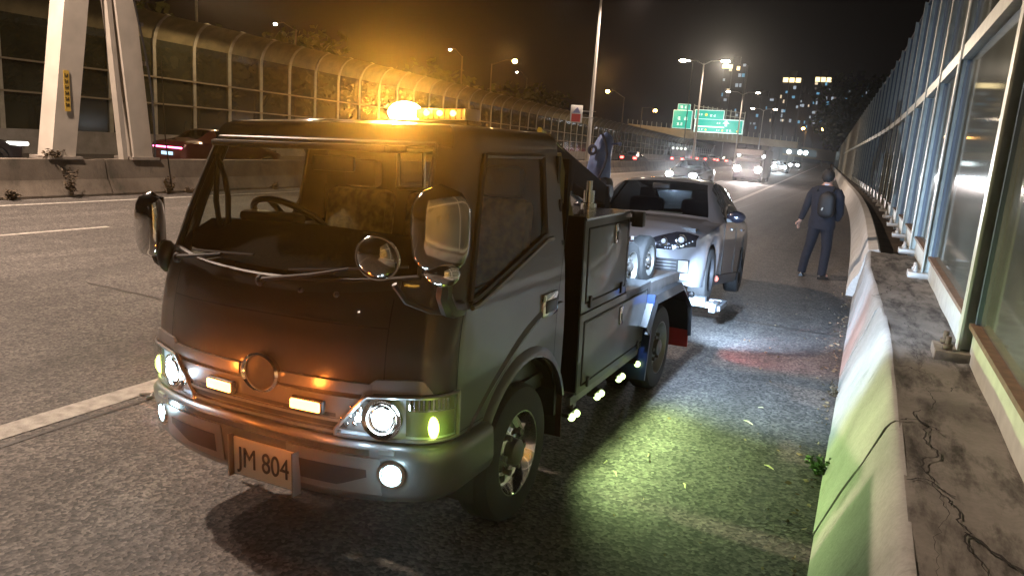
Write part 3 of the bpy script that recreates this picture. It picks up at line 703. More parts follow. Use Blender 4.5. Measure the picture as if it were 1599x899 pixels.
def patch(a0, a1, zl, zu, off=.004, na=10, nz=4, b=None, rim=0.):
    "curved sheet that follows the cab skin; zl and zu are heights or functions of a"
    b = b or MB(); f = lambda v, a: v(a) if callable(v) else v
    G_ = [[P(a0+(a1-a0)*i/na, lerp(f(zl, a0+(a1-a0)*i/na), f(zu, a0+(a1-a0)*i/na), j/nz), off) for j in range(nz+1)] for i in range(na+1)]
    b.grid(G_)
    if rim:
        f2 = lambda i, j: P(a0+(a1-a0)*i/na, lerp(f(zl, a0+(a1-a0)*i/na), f(zu, a0+(a1-a0)*i/na), j/nz), off-rim)
        ed = [(i, 0) for i in range(na+1)]+[(na, j) for j in range(1, nz+1)]+[(i, nz) for i in range(na-1, -1, -1)]+[(0, j) for j in range(nz-1, 0, -1)]
        b.ring([[G_[i][j] for i, j in ed], [f2(i, j) for i, j in ed]], True, False, smooth=False)
    return b
def paint(name, col, rough=.32, metal=.6):
    m = mat(name, col, rough+.1, metal, coat=.45, var=.10, vscale=3.5); return m
M_CAB = paint('graphite_truck_paint', (.040, .036, .033), .30, .35)
M_BODY = paint('grey_body_paint', (.085, .088, .092), .35, .35)
M_TRIM = mat('satin_dark_trim', (.03, .03, .03), .35)
M_SEAM = mat('panel_gap', (.004, .004, .004), .8)
M_SILV = mat('silver_bumper_trim', (.19, .185, .18), .32, .6, coat=.4)

# --- cab shell
AX, AR = .93, .475          # wheel arch centre and radius
def arch(y): return sqrt(max(0, AR*AR-(y-AX)**2))+.33 if abs(y-AX) < AR else 0
def sill(i, x, y, side):
    if side: return 1.185+.205*max(0, min(1, (y-.40)/.72))**1.0
    return 1.235+.055*(x/.7)**2
NO = len(outline(1.0)); FRN = 15          # points 0..14 front, 15..20 corner, 21..50 side
cols = list(range(-(NO-1), NO))
def zrow(k, ci):
    o = outline(1.2); x, y = o[abs(ci)]; side = abs(ci) >= FRN+5
    if abs(ci) < FRN: zs = sill(ci, x, y, False)
    elif side: zs = sill(ci, x, y, True)
    else:
        t = (abs(ci)-FRN+1)/6; zs = lerp(1.29, 1.185, t)
    zb = .60 if abs(ci) < FRN+4 else max(.42, arch(y) if side else 0)
    hd = 1.80 if abs(ci) < FRN else (1.80-.03*(abs(ci)-FRN+1)/6 if not side else 1.765)
    if k <= 10: return lerp(zb, zs, k/10)
    if k <= 16: return lerp(zs, hd, (k-10)/6)
    return lerp(hd, 1.835, (k-16)/1)
G_ = []
for k in range(18):
    row = []
    for ci in cols:
        z = zrow(k, ci); o = outline(z); x, y = o[abs(ci)]; row.append((x*(-1 if ci < 0 else 1), y, z))
    G_.append(row)
for z, ins in ((1.853, .008), (1.870, .024), (1.881, .050), (1.888, .10)):
    o = outline(1.84, ins); G_.append([(o[abs(ci)][0]*(-1 if ci < 0 else 1), o[abs(ci)][1], z) for ci in cols])
def inwin(k, j):
    c0, c1 = cols[j], cols[j+1]; a = min(abs(c0), abs(c1)); b_ = max(abs(c0), abs(c1))
    if not (10 <= k < 16): return 0
    if b_ <= 14: return 1
    sg = 1 if c0 >= 0 else 2
    if 21 <= a and b_ <= 43: return 1+sg
    return 0
shell = MB(); isbrow = lambda k, j: 16 <= k <= 19 and max(abs(cols[j]), abs(cols[j+1])) <= 16
shell.grid(G_, mask=lambda k, j: inwin(k, j) == 0 and not isbrow(k, j))
top = G_[-1]; n = len(top); half = top[:n//2+1]; mid = []
left = top[:n//2+1][::-1]; right = top[n//2:]
rg = []
for l_, r_ in zip(left, right):
    rg.append([(lerp(l_[0], r_[0], t/8), l_[1], 1.888+.010*sin(pi*t/8)) for t in range(9)])
shell.grid(rg)
cab = shell.build('cab_body', M_CAB, TR, sharp=50)
bk = MB(); zt = 1.885; xw = .815
bk.box((0, CB-.012, .86), (1.60, .03, .96)); bk.box((0, CB-.012, 1.445), (1.56, .03, .21)); bk.box((-.50, CB-.012, 1.66), (.52, .03, .22)); bk.box((.47, CB-.012, 1.66), (.58, .03, .22)); bk.box((0, CB-.012, 1.825), (1.42, .03, .11))
bk.build('cab_back', mat('cab_back_paint', (.010, .010, .010), .8), TR)
bk = MB(); bk.box((-.03, CB, 1.66), (.42, .006, .22)); bk.build('rear_window', M_GLASS, TR)
bk = MB(); bk.tube([(-.235, CB-.03, 1.555), (.175, CB-.03, 1.555), (.175, CB-.03, 1.765), (-.235, CB-.03, 1.765), (-.235, CB-.03, 1.555)], .012, 6); bk.tube([(-.06, CB-.03, 1.555), (-.06, CB-.03, 1.765)], .010, 6); bk.build('rear_window_frame', M_SILV, TR)
# glass
for w_, nm in ((1, 'windscreen'), (2, 'door_window'), (3, 'door_window')):
    b = MB(); b.grid(G_, mask=lambda k, j: inwin(k, j) == w_); b.build(nm, M_GLASS, TR)
# interior lining so light does not leak, dashboard, wheel, seats
b = MB(); b.box((0, .86, .62), (1.5, 1.0, .04)); b.box((-.715, .86, .92), (.03, .95, .56)); b.box((.715, .86, .92), (.03, .95, .56)); b.build('cab_floor_lining', M_BLACK, TR)
b = MB(); b.grid([[(x, .19+.10*(abs(x)/.7)**2.4, 1.245+.03*(x/.7)**2), (x, .30, 1.35), (x, .42, 1.425-.03*abs(x)), (x, .53, 1.40), (x, .56, 1.15), (x, .53, .64)] for x in [-.70+.1*i for i in range(15)]]); b.build('dashboard', mat('dash_plastic', (.008, .0075, .007), .9, bump=.2, spec=.08), TR)
b = MB(); b.box((-.38, .50, 1.425), (.36, .10, .06), bev=.03); b.build('instrument_hood', M_TRIM, TR)
sw = empty('steering_wheel', (-.38, .64, 1.39)); sw.parent = TR; sw.rotation_euler = (radians(-38), 0, 0)
b = MB(); b.tube([(.205*cos(t*pi/16), .205*sin(t*pi/16), 0) for t in range(33)], .016, 8, caps=False); b.build('rim', M_TRIM, sw)
b = MB(); b.ellipsoid((0, 0, -.01), (.07, .06, .03), 12, 6)
for a in (-.1, pi+.1, -pi/2): b.bar((0, 0, -.01), (.2*cos(a), .2*sin(a), 0), .03, .015)
b.build('spokes', M_TRIM, sw)
def seatfab():
    m = mat('patterned_seat_fabric', (.16, .11, .045), .6, col2=(.36, .27, .10), vscale=26, bump=.4, bscale=60, vdetail=1); return m
for x, wd in ((-.40, .44), (.12, .38), (.50, .36)):
    s_ = empty('seat', (x, .9, .95)); s_.parent = TR
    b = MB(); b.box((0, 0, 0), (wd, .46, .14), bev=.05); b.build('cushion', seatfab(), s_)
    b = MB(); b.box((0, .28, .32), (wd, .12, .56), Matrix.Rotation(radians(-10), 3, 'X'), bev=.05); b.build('backrest', seatfab(), s_)
    if x != .12:
        b = MB(); b.box((0, .335, .68), (.24, .09, .16), bev=.04); b.build('headrest', mat('headrest_dark', (.03, .025, .02), .6), s_)
b = MB(); b.tube([(-.60, .38, 1.72), (-.60, .36, 1.5), (-.585, .36, 1.40), (-.56, .36, 1.35), (-.535, .37, 1.40), (-.53, .37, 1.52), (-.56, .38, 1.62), (-.6, .38, 1.70)], .013, 6); b.build('hanging_strap', M_BLACK, TR)
b = MB(); b.box((0, .50, 1.70), (.24, .02, .07), bev=.01); b.build('inside_mirror', M_TRIM, TR)
b = MB(); b.box((-.08, .40, 1.775), (1.0, .16, .03), bev=.01); b.build('sun_visor', mat('visor', (.03, .027, .022), .7), TR)

b = MB(); b.grid(G_, mask=isbrow); b.build('windscreen_header', mat('header_black', (.006, .006, .006), .8, spec=.0), TR)
# rubber and seams
def loop(pts, r=.008, b=None): b = b or MB(); b.tube(pts, r, 6); return b
b = MB()
def gp(k, c, off=.004):
    j = cols.index(c); p = G_[k][j]; return (p[0]*(1+off), p[1]-off*(abs(c) < 18), p[2])
loop([gp(10, c) for c in range(-14, 15)]+[gp(k, 14) for k in range(10, 17)]+[gp(16, c) for c in range(14, -15, -1)]+[gp(k, -14) for k in range(16, 9, -1)], .011, b)
b.build('windscreen_seal', M_BLACK, TR)
for s in (1, -1):
    b = MB(); pts = [gp(10, s*c, .008) for c in range(21, 44)]+[gp(k, s*43, .008) for k in range(11, 16)]+[gp(16, s*c, .008) for c in range(43, 20, -1)]+[gp(k, s*21, .008) for k in range(15, 9, -1)]
    loop(pts, .014, b); b.build('window_seal', M_BLACK, TR)
    b = MB(); loop([gp(10, s*c, .02) for c in range(21, 46)], .012, b); o_ = b.build('window_sill_strip', M_SILV, TR); o_.location.z = -.028
    # rear corner triangles that round the window off
    b = MB()
    j = 43; a0 = Vector(gp(16, s*j, .006)); a1 = Vector(gp(15, s*j, .006)); a2 = Vector(gp(16, s*(j-2), .006)); b.add([a0, a1, a2], [(0, 1, 2)])
    a0 = Vector(gp(10, s*j, .006)); a1 = Vector(gp(12, s*j, .006)); a2 = Vector(gp(10, s*(j-2), .006)); b.add([a0, a1, a2], [(0, 1, 2)])
    b.build('window_corner', M_BLACK, TR)
b = MB()
A_SIDE = 0
o1 = outline(1.0); A_C = sum(sqrt((x1-x0)**2+(y1-y0)**2) for (x0, y0), (x1, y1) in list(zip(o1, o1[1:]))[:20])   # arc length where the side begins
def side_a(y): return A_C+(y-o1[20][1])
def seam(*a):
    patch(*a).build('panel_seam', M_SEAM, TR)
seam(-.60, .60, 1.084, 1.090, .0035, 24, 1)
for s in (1, -1):
    seam(s*.600, s*.605, .86, 1.20, .0035, 1, 6); seam(s*side_a(.265), s*side_a(.271), .52, 1.17, .0035, 1, 8)
    seam(s*side_a(1.26), s*side_a(1.266), .60, 1.70, .0035, 1, 10); seam(s*side_a(.27), s*side_a(.50), .645, .650, .0035, 6, 1)
# creases and flare of the door and arch
for s in (1, -1):
    b = MB(); rings = []
    for i in range(27):
        t = -.62+3.42*i/26; yy = AX-cos(t)*AR*1.0; zz = .33+sin(t)*AR
        if zz < .45: continue
        yo = AX-cos(t)*(AR+.055); zo = .33+sin(t)*(AR+.055)
        rings.append([(s*(interp(Wt, zz)-.02), yy, zz), (s*(interp(Wt, zz)+.022), yy, zz+.0), (s*(interp(Wt, zo)+.018), (yy+yo)/2, (zz+zo)/2), (s*(interp(Wt, zo)-.002), yo, zo)])
    b.ring(rings, False); b.build('wheel_arch_flare', M_CAB, TR)
    b = MB(); rings = []
    for i in range(25):
        t = i/24; yy = .34+1.0*t; zz = .60+.42*sin(min(1, t*1.05)*pi/2)**.9; hw = .028*(sin(pi*min(1, max(.02, t)))**.5)
        rings.append([(s*(interp(Wt, zz)-.003), yy-hw*.5, zz+hw), (s*(interp(Wt, zz)+.009), yy, zz), (s*(interp(Wt, zz)-.003), yy+hw*.5, zz-hw)])
    b.ring(rings, False); b.build('door_crease', M_CAB, TR)
    # handle
    b = MB(); b.box((s*.818, 1.165, 1.035), (.034, .19, .125), bev=.035); hd = b.build('door_handle', M_CHROME, TR)
    b = MB(); b.box((s*.836, 1.16, 1.03), (.01, .13, .065), bev=.01); b.build('handle_recess', M_BLACK, hd)
    b = MB(); b.box((s*.822, .40, .60), (.012, .10, .055), bev=.008); b.build('side_repeater', mat('amber_plastic', (.45, .25, .03), .25), TR)

# --- front: grille, headlights, bumper
b = patch(-.56, .56, .665, .80, .010, 24, 3, rim=.02); b.build('grille_panel', mat('grille_grey', (.10, .095, .09), .35, .5, coat=.4), TR)
b = MB()
for z in (.652, .700): patch(-.42, .42, z-.006, z+.006, .018, 18, 1, b, rim=.02)
b.build('grille_slat', M_SILV, TR)
b = MB(); patch(-.45, .45, .672, .692, .012, 18, 1, b); patch(-.40, .40, .712, .728, .012, 18, 1, b); b.build('grille_gap', M_SEAM, TR)
for s in (-1, 1):
    b = patch(s*.10, s*.56, lambda a: .815+.02*(abs(a)-.1), lambda a: .862+.01*(abs(a)-.1), .014, 12, 2, rim=.016); b.build('wing_trim', mat('wing_trim_grey', (.16, .15, .14), .3, .6, coat=.5), TR)
b = MB(); EC = Vector(P(.035, .845, .02)); b.lathe(EC, (0, -1, .05), [(.100, -.01), (.104, .012), (.094, .020), (.086, .012), (.084, .0)], 36)
# the ring is a little flat
for i, v in enumerate(b.v): b.v[i] = (v[0], v[1], EC.z+(v[2]-EC.z)*.80)
b.build('emblem_ring', M_CHROME, TR)
b = MB(); b.disc(EC+Vector((0, -.004, 0)), (0, -1, .05), .088, 32, 1, .8, a=(1, 0, 0)); b.build('emblem_blank', M_TRIM, TR)
M_AMB = emis('amber_strobe', (1., .38, .09), 9)
for s in (-1, 1):
    c_ = Vector(P(.035+s*.237, .748, .03)); sl = s*.06
    b = MB(); b.box(c_+Vector((0, .012, 0)), (.165, .03, .058), Matrix.Rotation(sl, 3, 'Z'), bev=.012); st = b.build('strobe_housing', M_BLACK, TR)
    b = MB(); b.box(c_+Vector((0, -.005, 0)), (.146, .016, .042), Matrix.Rotation(sl, 3, 'Z'), bev=.008); b.build('strobe_lens', M_AMB, st); lamp('SPOT', 'strobe_halo_spot', c_+Vector((0, -.025, 0)), 800, (1., .25, .04), .02, c_+Vector((.9, -1.5, .45)), 80, .9, parent=TR)  # the spot is added, turned to the camera for an amber halo
    lamp('POINT', 'strobe_light', c_+Vector((0, -.09, .07)), 1.9, (1., .23, .03), .03, parent=TR)
HA0, HA1 = .40, A_C-.01
def hz_l(a): t = (abs(a)-HA0)/(HA1-HA0); return .642+.012*t
def hz_u(a):
    t = (abs(a)-HA0)/(HA1-HA0)
    return lerp(.665, .818, min(1, t/.27)) if t < .27 else lerp(.818, .838, (t-.27)/.73)
for s in (-1, 1):
    hl = patch(s*HA0, s*HA1, hz_l, hz_u, .006, 28, 5, rim=.02).build('headlight', mat('headlight_bowl', (.42, .46, .50), .3, .1), TR)
    b = MB(); E_ = [P(s*lerp(HA0, HA1, i/28), hz_u(lerp(HA0, HA1, i/28)), .018) for i in range(29)]+[P(s*HA1, lerp(hz_u(HA1), hz_l(HA1), j/5), .018) for j in range(1, 6)]+[P(s*lerp(HA1, HA0, i/28), hz_l(lerp(HA1, HA0, i/28)), .018) for i in range(1, 29)]+[P(s*HA0, hz_u(HA0), .018)]
    b.tube(E_, .0085, 6); b.build('headlight_rim', M_SILV, hl)
    b = MB(); c_ = Vector(P(s*(.60 if s > 0 else .565), .730, .012)); nrm = Vector((s*.25, -1, 0)).normalized()
    b.lathe(c_, nrm, [(.088, -.01), (.084, .014), (.066, .010), (.052, .002), (.046, .006)], 28); b.lathe(c_, nrm, [(.064, .014), (.060, .020), (.056, .012)], 28); b.build('projector_bezel', M_CHROME, hl)
    b = MB(); b.ellipsoid(c_+nrm*.004, (.044, .03, .044), 18, 10); b.build('projector_lens', emis('headlamp_glow', (.80, .93, 1.), 12), hl)
    b = MB()
    for (da, dz) in ((-.12, -.03), (-.14, .0), (-.105, .02), (-.155, -.035), (-.13, .035), (-.095, -.01), (-.175, -.02), (-.09, .045)):
        b.ellipsoid(P(s*(.60+da), .725+dz, .010), (.011, .006, .011), 8, 5)
    b.build('reflector_bead', M_CHROME, hl)
    b = MB()
    for i in range(9): b.box(P(s*(.715+i*.018), .80, .010), (.006, .012, .045))
    patch(s*.70, s*(HA1-.02), .772, .776, .014, 8, 1, b); b.build('indicator_fluting', M_CHROME, hl)
    b = patch(s*.695, s*(HA1-.015), .665, .826, .009, 10, 4); b.build('indicator_bowl', mat('yellow_green_bowl', (.14, .15, .08), .22, .3), hl)
    b = MB(); b.ellipsoid(P(s*.80, .705, .014), (.026, .014, .046), 14, 8); b.build('position_lamp', emis('yellow_green_glow', (.78, 1., .18), 7), hl)
    b = patch(s*HA0, s*HA1, hz_l, hz_u, .034, 28, 5); b.build('headlight_cover', glassmat('clear_lens', (.95, .96, .96), .8, .03), hl)
    q_ = Vector(P(s*.60, .73, .11)); lamp('POINT', 'headlight_fill', Vector(P(s*.50, .72, .05)), 2.0, (.6, .82, 1.), .02, parent=TR); lamp('POINT', 'headlight_fill', Vector(P(s*.63, .75, .06)), 1.4, (.6, .82, 1.), .02, parent=TR); lamp('SPOT', 'headlight_halo_spot', Vector(P(s*.60, .73, .05)), 130, (.55, .80, 1.), .03, q_+Vector((.9, -1.4, .45)), 80, .9, parent=TR); lamp('SPOT', 'headlight_light', q_, 7 if s > 0 else 9, (.80, .92, 1.), .04, q_+Vector((s*.1, -1, -.28)), 95, .8, parent=TR)  # fill points added to brighten the bowl; halo spot added for glow
    q_ = Vector(P(s*.80, .70, .09)); lamp('SPOT', 'position_halo_spot', q_, 130, (.6, 1., .12), .03, q_+Vector((.8, -1.4, .5)), 80, .9, parent=TR); lamp('POINT', 'position_light', q_, .8, (.7, 1., .1), .03, parent=TR)  # spot added toward the camera for the yellow-green halo
    # corner trim over the headlight
    b = patch(s*.50, s*(.50+.30), lambda a: hz_u(a)+.012, lambda a: hz_u(a)+.012+.055*min(1, max(0, (abs(a)-.5)/.07))*min(1, max(0, (.80-abs(a))/.04)), .013, 16, 2, rim=.012); b.build('headlight_brow', M_SILV, TR)
# bumper: sweeps round the corners
BW = interp(Wt, .5)
def bz_l(a): return .345+.05*min(1, abs(a)/.9)**2
bp = MB()
NA = 60; a_max = A_C+.24
prof = [(-.012, .630), (.03, .625), (.048, .605), (.050, .56), (.050, .47), (.046, .40), (.030, .365), (-.02, .350)]
bp.grid([[P(-a_max+2*a_max*i/NA, z+(.045*min(1, (abs(-a_max+2*a_max*i/NA)/.9))**3 if z < .45 else 0), o_) for o_, z in prof] for i in range(NA+1)])
bump = bp.build('bumper', mat('bumper_grey', (.085, .085, .085), .38, .3, coat=.4), TR, sharp=45)
b = MB(); patch(-.56, .56, .585, .612, .056, 30, 1, b, rim=.01); b.build('bumper_lip', mat('bumper_lip_dark', (.05, .045, .04), .25, .5, coat=.6), bump)
for s in (-1, 1):
    b = patch(s*.185, s*.60, lambda a: .405+.02*abs(a), .575, .055, 14, 3, rim=.01); b.build('bumper_face', M_SILV, bump)
    b = patch(s*.225, s*.545, lambda a: .440+.05*max(0, (abs(a)-.42)/.12), .525, .058, 10, 2); b.build('air_intake', M_SEAM, bump)
    c_ = Vector(P(s*.645, .515, .052)); nrm = Vector((s*.35, -1, 0)).normalized()
    b = MB(); b.lathe(c_, nrm, [(.058, -.01), (.056, .012), (.046, .014), (.043, .004)], 24); fg = b.build('fog_lamp', M_CHROME, bump)
    b = MB(); b.ellipsoid(c_+nrm*.002, (.040, .016, .040), 16, 8, Matrix.Rotation(s*.33, 3, 'Z')); b.build('fog_lens', emis('fog_glow', (.62, .90, 1.), 5), fg)
    lamp('SPOT', 'fog_halo_spot', c_+nrm*.03, 110, (.5, .8, 1.), .03, c_+Vector((.8, -1.4, .6)), 80, .9, parent=TR); lamp('POINT', 'fog_light', c_+nrm*.09, 1.3, (.6, .88, 1.), .03, parent=TR)  # spot added to spread a halo round the fog lamp
    b = patch(s*.60, s*.66, .600, .618, .06, 4, 1, rim=.01); b.build('bumper_step', M_SILV, bump)
# number plate
pc = Vector(P(.062, .457, .060)); PW, PH = .345, .168
b = MB(); b.box(pc+Vector((0, .012, 0)), (PW+.02, .012, PH+.02), bev=.004); pl = b.build('number_plate', M_BLACK, TR)
b = MB(); b.box(pc, (PW, .010, PH), bev=.003); b.build('plate_face', mat('plate_white', (.80, .77, .68), .4), pl)
def text_mesh(txt, size, material, parent, loc, rot, name='lettering', xs=1.):
    cu = bpy.data.curves.new('t', 'FONT'); cu.body = txt; cu.size = size; cu.align_x = 'CENTER'; cu.align_y = 'CENTER'; cu.extrude = .0015; cu.offset = 0
    to = bpy.data.objects.new('t', cu); COL.objects.link(to); bpy.context.view_layer.update()
    me = bpy.data.meshes.new_from_object(to.evaluated_get(bpy.context.evaluated_depsgraph_get())); COL.objects.unlink(to); bpy.data.objects.remove(to)
    for v in me.vertices: v.co.x *= xs
    o = bpy.data.objects.new(name, me); me.materials.clear(); me.materials.append(material); COL.objects.link(o); o.parent = parent; o.location = loc; o.rotation_euler = rot
    return o
M_PLT = mat('plate_letters', (.02, .012, .01), .5)
text_mesh('JM 804', .128, M_PLT, pl, pc+Vector((0, -.008, -.003)), (radians(90), 0, 0), 'plate_text', .80)
for dx_, dy_ in ((PW/2+.012, .045), (-PW/2-.012, .03)):
    b = MB(); b.box(pc+Vector((dx_, -dy_*.27, 0)), (.008, dy_, PH+.02)); b.build('plate_bracket', M_SILV, pl)

# wipers and cowl
b = patch(-.62, .62, lambda a: 1.190+.045*(a/.6)**2, lambda a: 1.232+.055*(a/.7)**2, .012, 30, 2, rim=.01); b.build('cowl_panel', M_TRIM, TR)
def wsp(x, z, off=.03):
    a = x*1.01; p = P(a, z, off); return p
for x0, x1, z0, z1 in ((-.60, -.20, 1.262, 1.30), (-.02, .50, 1.232, 1.305)):
    wp = MB(); wp.tube([wsp(x0, z0-.01, .035), wsp((x0+x1)/2, (z0+z1)/2+.0, .045), wsp(lerp(x0, x1, .8), z1, .035)], [.011, .008, .005], 6); wp.ellipsoid(wsp(x0, z0-.015, .03), (.02, .02, .025), 8, 6)
    wo = wp.build('wiper', mat('wiper_black', (.006, .006, .006), .7), TR)
    wb = MB(); wb.tube([wsp(lerp(x0, x1, t), lerp(z0, z1, t)+.028-.02*t, .022) for t in (.25, .5, .75, 1, 1.25)], .006, 5); wb.build('blade', mat('wiper_black', (.006, .006, .006), .7), wo)
for x in (.19, .36):
    b = MB(); b.ellipsoid(wsp(x, 1.20, .02), (.012, .012, .012), 8, 6); b.build('washer_nozzle', M_BLACK, TR)

# mirrors
def mirror_head(c, w_, d_, h_, name, tilt=0., parent=TR):
    b = MB(); M3 = Matrix.Rotation(tilt, 3, 'Z'); rings = []
    for i in range(13):
        t = -1+2*i/12; k = (1-abs(t)**3.2)**.45 if abs(t) < 1 else .02
        ring = []
        for j in range(20):
            a = 2*pi*j/20; ca, sa = cos(a), sin(a); ex = .55
            px = w_/2*k*(abs(ca)**ex)*(1 if ca > 0 else -1); py = d_/2*k*(abs(sa)**ex)*(1 if sa > 0 else -1)
            if py > 0: py *= .35
            ring.append(Vector(c)+M3@Vector((px, py, t*h_/2)))
        rings.append(ring)
    b.ring(rings); return b
mr = mirror_head((-.90, .24, 1.365), .155, .13, .33, 'm').build('wing_mirror', M_CHROME, TR)
b = MB(); b.tube([(-.80, .26, 1.16), (-.87, .24, 1.20), (-.89, .22, 1.26), (-.90, .24, 1.33)], [.028, .026, .02, .016], 8); b.ellipsoid((-.82, .25, 1.22), (.045, .05, .08), 12, 8); b.build('mirror_arm', M_BLACK, mr)
b = MB(); b.box((-.90, .262, 1.365), (.12, .006, .28), bev=.002); b.build('mirror_glass', mat('mirror_glass', (.8, .8, .8), .02, 1), mr)
mr = mirror_head((.86, .05, 1.50), .215, .15, .325, 'm', radians(38)).build('wing_mirror', mat('dark_chrome', (.30, .29, .27), .12, 1.), TR)
b = MB(); b.tube([(.82, .27, 1.17), (.84, .20, 1.18), (.86, .12, 1.20), (.87, .07, 1.26), (.89, .05, 1.34), (.92, .05, 1.37)], [.034, .034, .034, .032, .028, .022], 8); b.build('mirror_arm', M_BLACK, mr)
b = MB(); b.ellipsoid((.875, .04, 1.345), (.075, .055, .05), 14, 8); b.build('mirror_foot', M_CHROME, mr)
c_ = Vector((.645, -.03, 1.385)); nrm = Vector((.25, -.8, -.15)).normalized()
b = MB(); b.lathe(c_, nrm, [(.001, .045), (.03, .042), (.058, .030), (.078, .010), (.084, -.006), (.079, -.012)], 28); um = b.build('under_mirror', mat('dark_chrome', (.30, .29, .27), .12, 1.), TR); b = MB(); b.tube([c_+.081*(cos(2*pi*k/28)*nrm.orthogonal().normalized()+sin(2*pi*k/28)*nrm.cross(nrm.orthogonal().normalized())) for k in range(29)], .006, 6); b.build('rim', M_CHROME, um)
b = MB(); b.disc(c_-nrm*.008, -nrm, .078, 28); b.build('mirror_glass', mat('mirror_glass', (.8, .8, .8), .02, 1), um)
b = MB(); b.tube([(.70, .0, 1.29), (.72, .05, 1.22), (.78, .12, 1.18), (.84, .17, 1.17)], .012, 6); b.build('stalk', M_BLACK, um)

# roof: beacon bar, gutter, lamps
b = MB(); bc = Vector((.345, .75, 1.915)); b.box(bc+Vector((0, 0, -.014)), (.50, .13, .022), bev=.008); bar = b.build('beacon_bar', M_BLACK, TR)
b = MB(); b.box(bc+Vector((.10, 0, .022)), (.27, .115, .048), bev=.014); b.build('amber_cover', mat('amber_lens', (.75, .38, .06), .2, emit=(1., .50, .10), estr=.8), bar)
for k in range(9):
    b = MB(); b.box(bc+Vector((-.02+k*.029, 0, .022)), (.006, .118, .044), bev=.002); b.build('cover_rib', mat('amber_rib', (.55, .26, .03), .3), bar)
for dx in (.03, .10, .17):
    b = MB(); b.ellipsoid(bc+Vector((dx, -.058, .026)), (.018, .004, .014), 10, 6); b.build('inner_reflector', emis('amber_reflector_glow', (1., .72, .30), 3), bar)
b = MB(); b.box(bc+Vector((.235, -.0, .022)), (.018, .12, .052), bev=.006); b.build('end_cap', M_SILV, bar)
b = MB(); b.ellipsoid(bc+Vector((-.12, -.01, .028)), (.088, .06, .052), 20, 12); b.build('flashing_module', emis('beacon_glow', (1., .75, .35), 40), bar)
lamp('POINT', 'beacon_light', bc+Vector((-.12, -.20, .10)), 20, (1., .50, .07), .06, parent=TR)
lamp('SPOT', 'beacon_halo_spot', bc+Vector((-.12, -.07, .045)), 12500, (1., .42, .05), .03, bc+Vector((.9, -3.0, .18)), 70, .9, parent=TR)  # strong spot added toward the camera, draws the amber halo in the haze
lamp('POINT', 'beacon_light', bc+Vector((-.12, .2, .12)), 16, (1., .50, .08), .06, parent=TR)
b = MB()
for s in (-1, 1): b.tube([(s*.655, .62, 1.872), (s*.665, 1.0, 1.876), (s*.655, 1.32, 1.866)], .010, 6)
b.build('roof_gutter', M_CAB, TR)
b = MB(); b.tube([(-.83, .30, 1.55), (-.86, .30, 1.8), (-.90, .33, 2.15)], [.004, .003, .002], 5); b.build('aerial', M_BLACK, TR)

# chassis
b = MB(); b.box((-.38, 2.6, .50), (.09, 4.6, .16)); b.box((.38, 2.6, .50), (.09, 4.6, .16)); b.box((0, 1.2, .5), (.8, .6, .2)); b.box((0, 3.38, .34), (1.3, .12, .12)); b.box((0, .93, .34), (1.3, .1, .1)); b.box((0, .95, .58), (1.45, .9, .08)); b.build('chassis', M_BLACK, TR)

# wheels
def make_wheel(name, x, y, z, r, wd, parent, side, chrome=False, hub=True, holes=6, rimm=None):
    w_ = empty(name, (x, y, z)); w_.parent = parent; s = side; A = (s, 0, 0)
    b = MB(); b.lathe((0, 0, 0), A, [(r*.62, -wd*.5), (r*.80, -wd*.52), (r*.95, -wd*.46), (r, -wd*.34), (r, wd*.34), (r*.95, wd*.46), (r*.80, wd*.52), (r*.62, wd*.5)], 40)
    for dx in (-.2, 0, .2): b.lathe((0, 0, 0), A, [(r*1.002, wd*(dx-.03)), (r*1.006, wd*dx), (r*1.002, wd*(dx+.03))], 40)
    b.build('tyre', M_RUB, w_)
    mt = rimm or M_CHROME if (chrome or rimm) else mat('steel_rim', (.22, .215, .20), .4, .6)
    b = MB(); b.lathe((0, 0, 0), A, [(r*.66, wd*.46), (r*.64, wd*.50), (r*.60, wd*.49), (r*.57, wd*.40), (r*.52, wd*.16), (r*.40, wd*.10), (r*.30, wd*.26), (r*.16, wd*.30), (.001, wd*.30)], 40)
    rm = b.build('rim', mt, w_)
    b = MB()
    for k in range(holes):
        a = 2*pi*k/holes+.3; c_ = Vector((s*wd*.142, r*.455*cos(a), r*.455*sin(a))); b.disc(c_, A, r*.085, 14, 1, 1.5, a=(0, -sin(a), cos(a)))
    b.build('vent_hole', M_SEAM, rm)
    if hub:
        b = MB(); b.lathe((0, 0, 0), A, [(r*.20, wd*.28), (r*.19, wd*.48), (r*.13, wd*.54), (.001, wd*.55)], 24)
        for k in range(6 if hub != 5 else 5):
            a = 2*pi*k/(6 if hub != 5 else 5); c_ = Vector((0, r*.30*cos(a), r*.30*sin(a))); b.tube([c_+Vector((s*wd*.22, 0, 0)), c_+Vector((s*wd*.42, 0, 0))], r*.045, 8)
        b.build('hub', mat('dull_hub', (.12, .11, .10), .4, .6), rm)
    return w_
make_wheel('front_wheel', .70, .93, .345-.028, .345, .19, TR, 1, chrome=True)
make_wheel('front_wheel', -.70, .93, .345+.028, .345, .19, TR, -1, chrome=True)
for x, s in ((.74, 1), (.52, 1), (-.74, -1), (-.52, -1)):
    make_wheel('rear_wheel', x, 3.40, .335-.03*s, .335, .18, TR, s)
b = MB()
b.grid([[(.795, AX-cos(t)*(AR-.015), .33+sin(t)*(AR-.015)) if k == 0 else (.45, AX-cos(t)*(AR-.015), .33+sin(t)*(AR-.015)) for k in range(2)] for t in [-.2+3.5*i/20 for i in range(21)]])
b.build('wheel_well', M_BLACK, TR); b = MB()
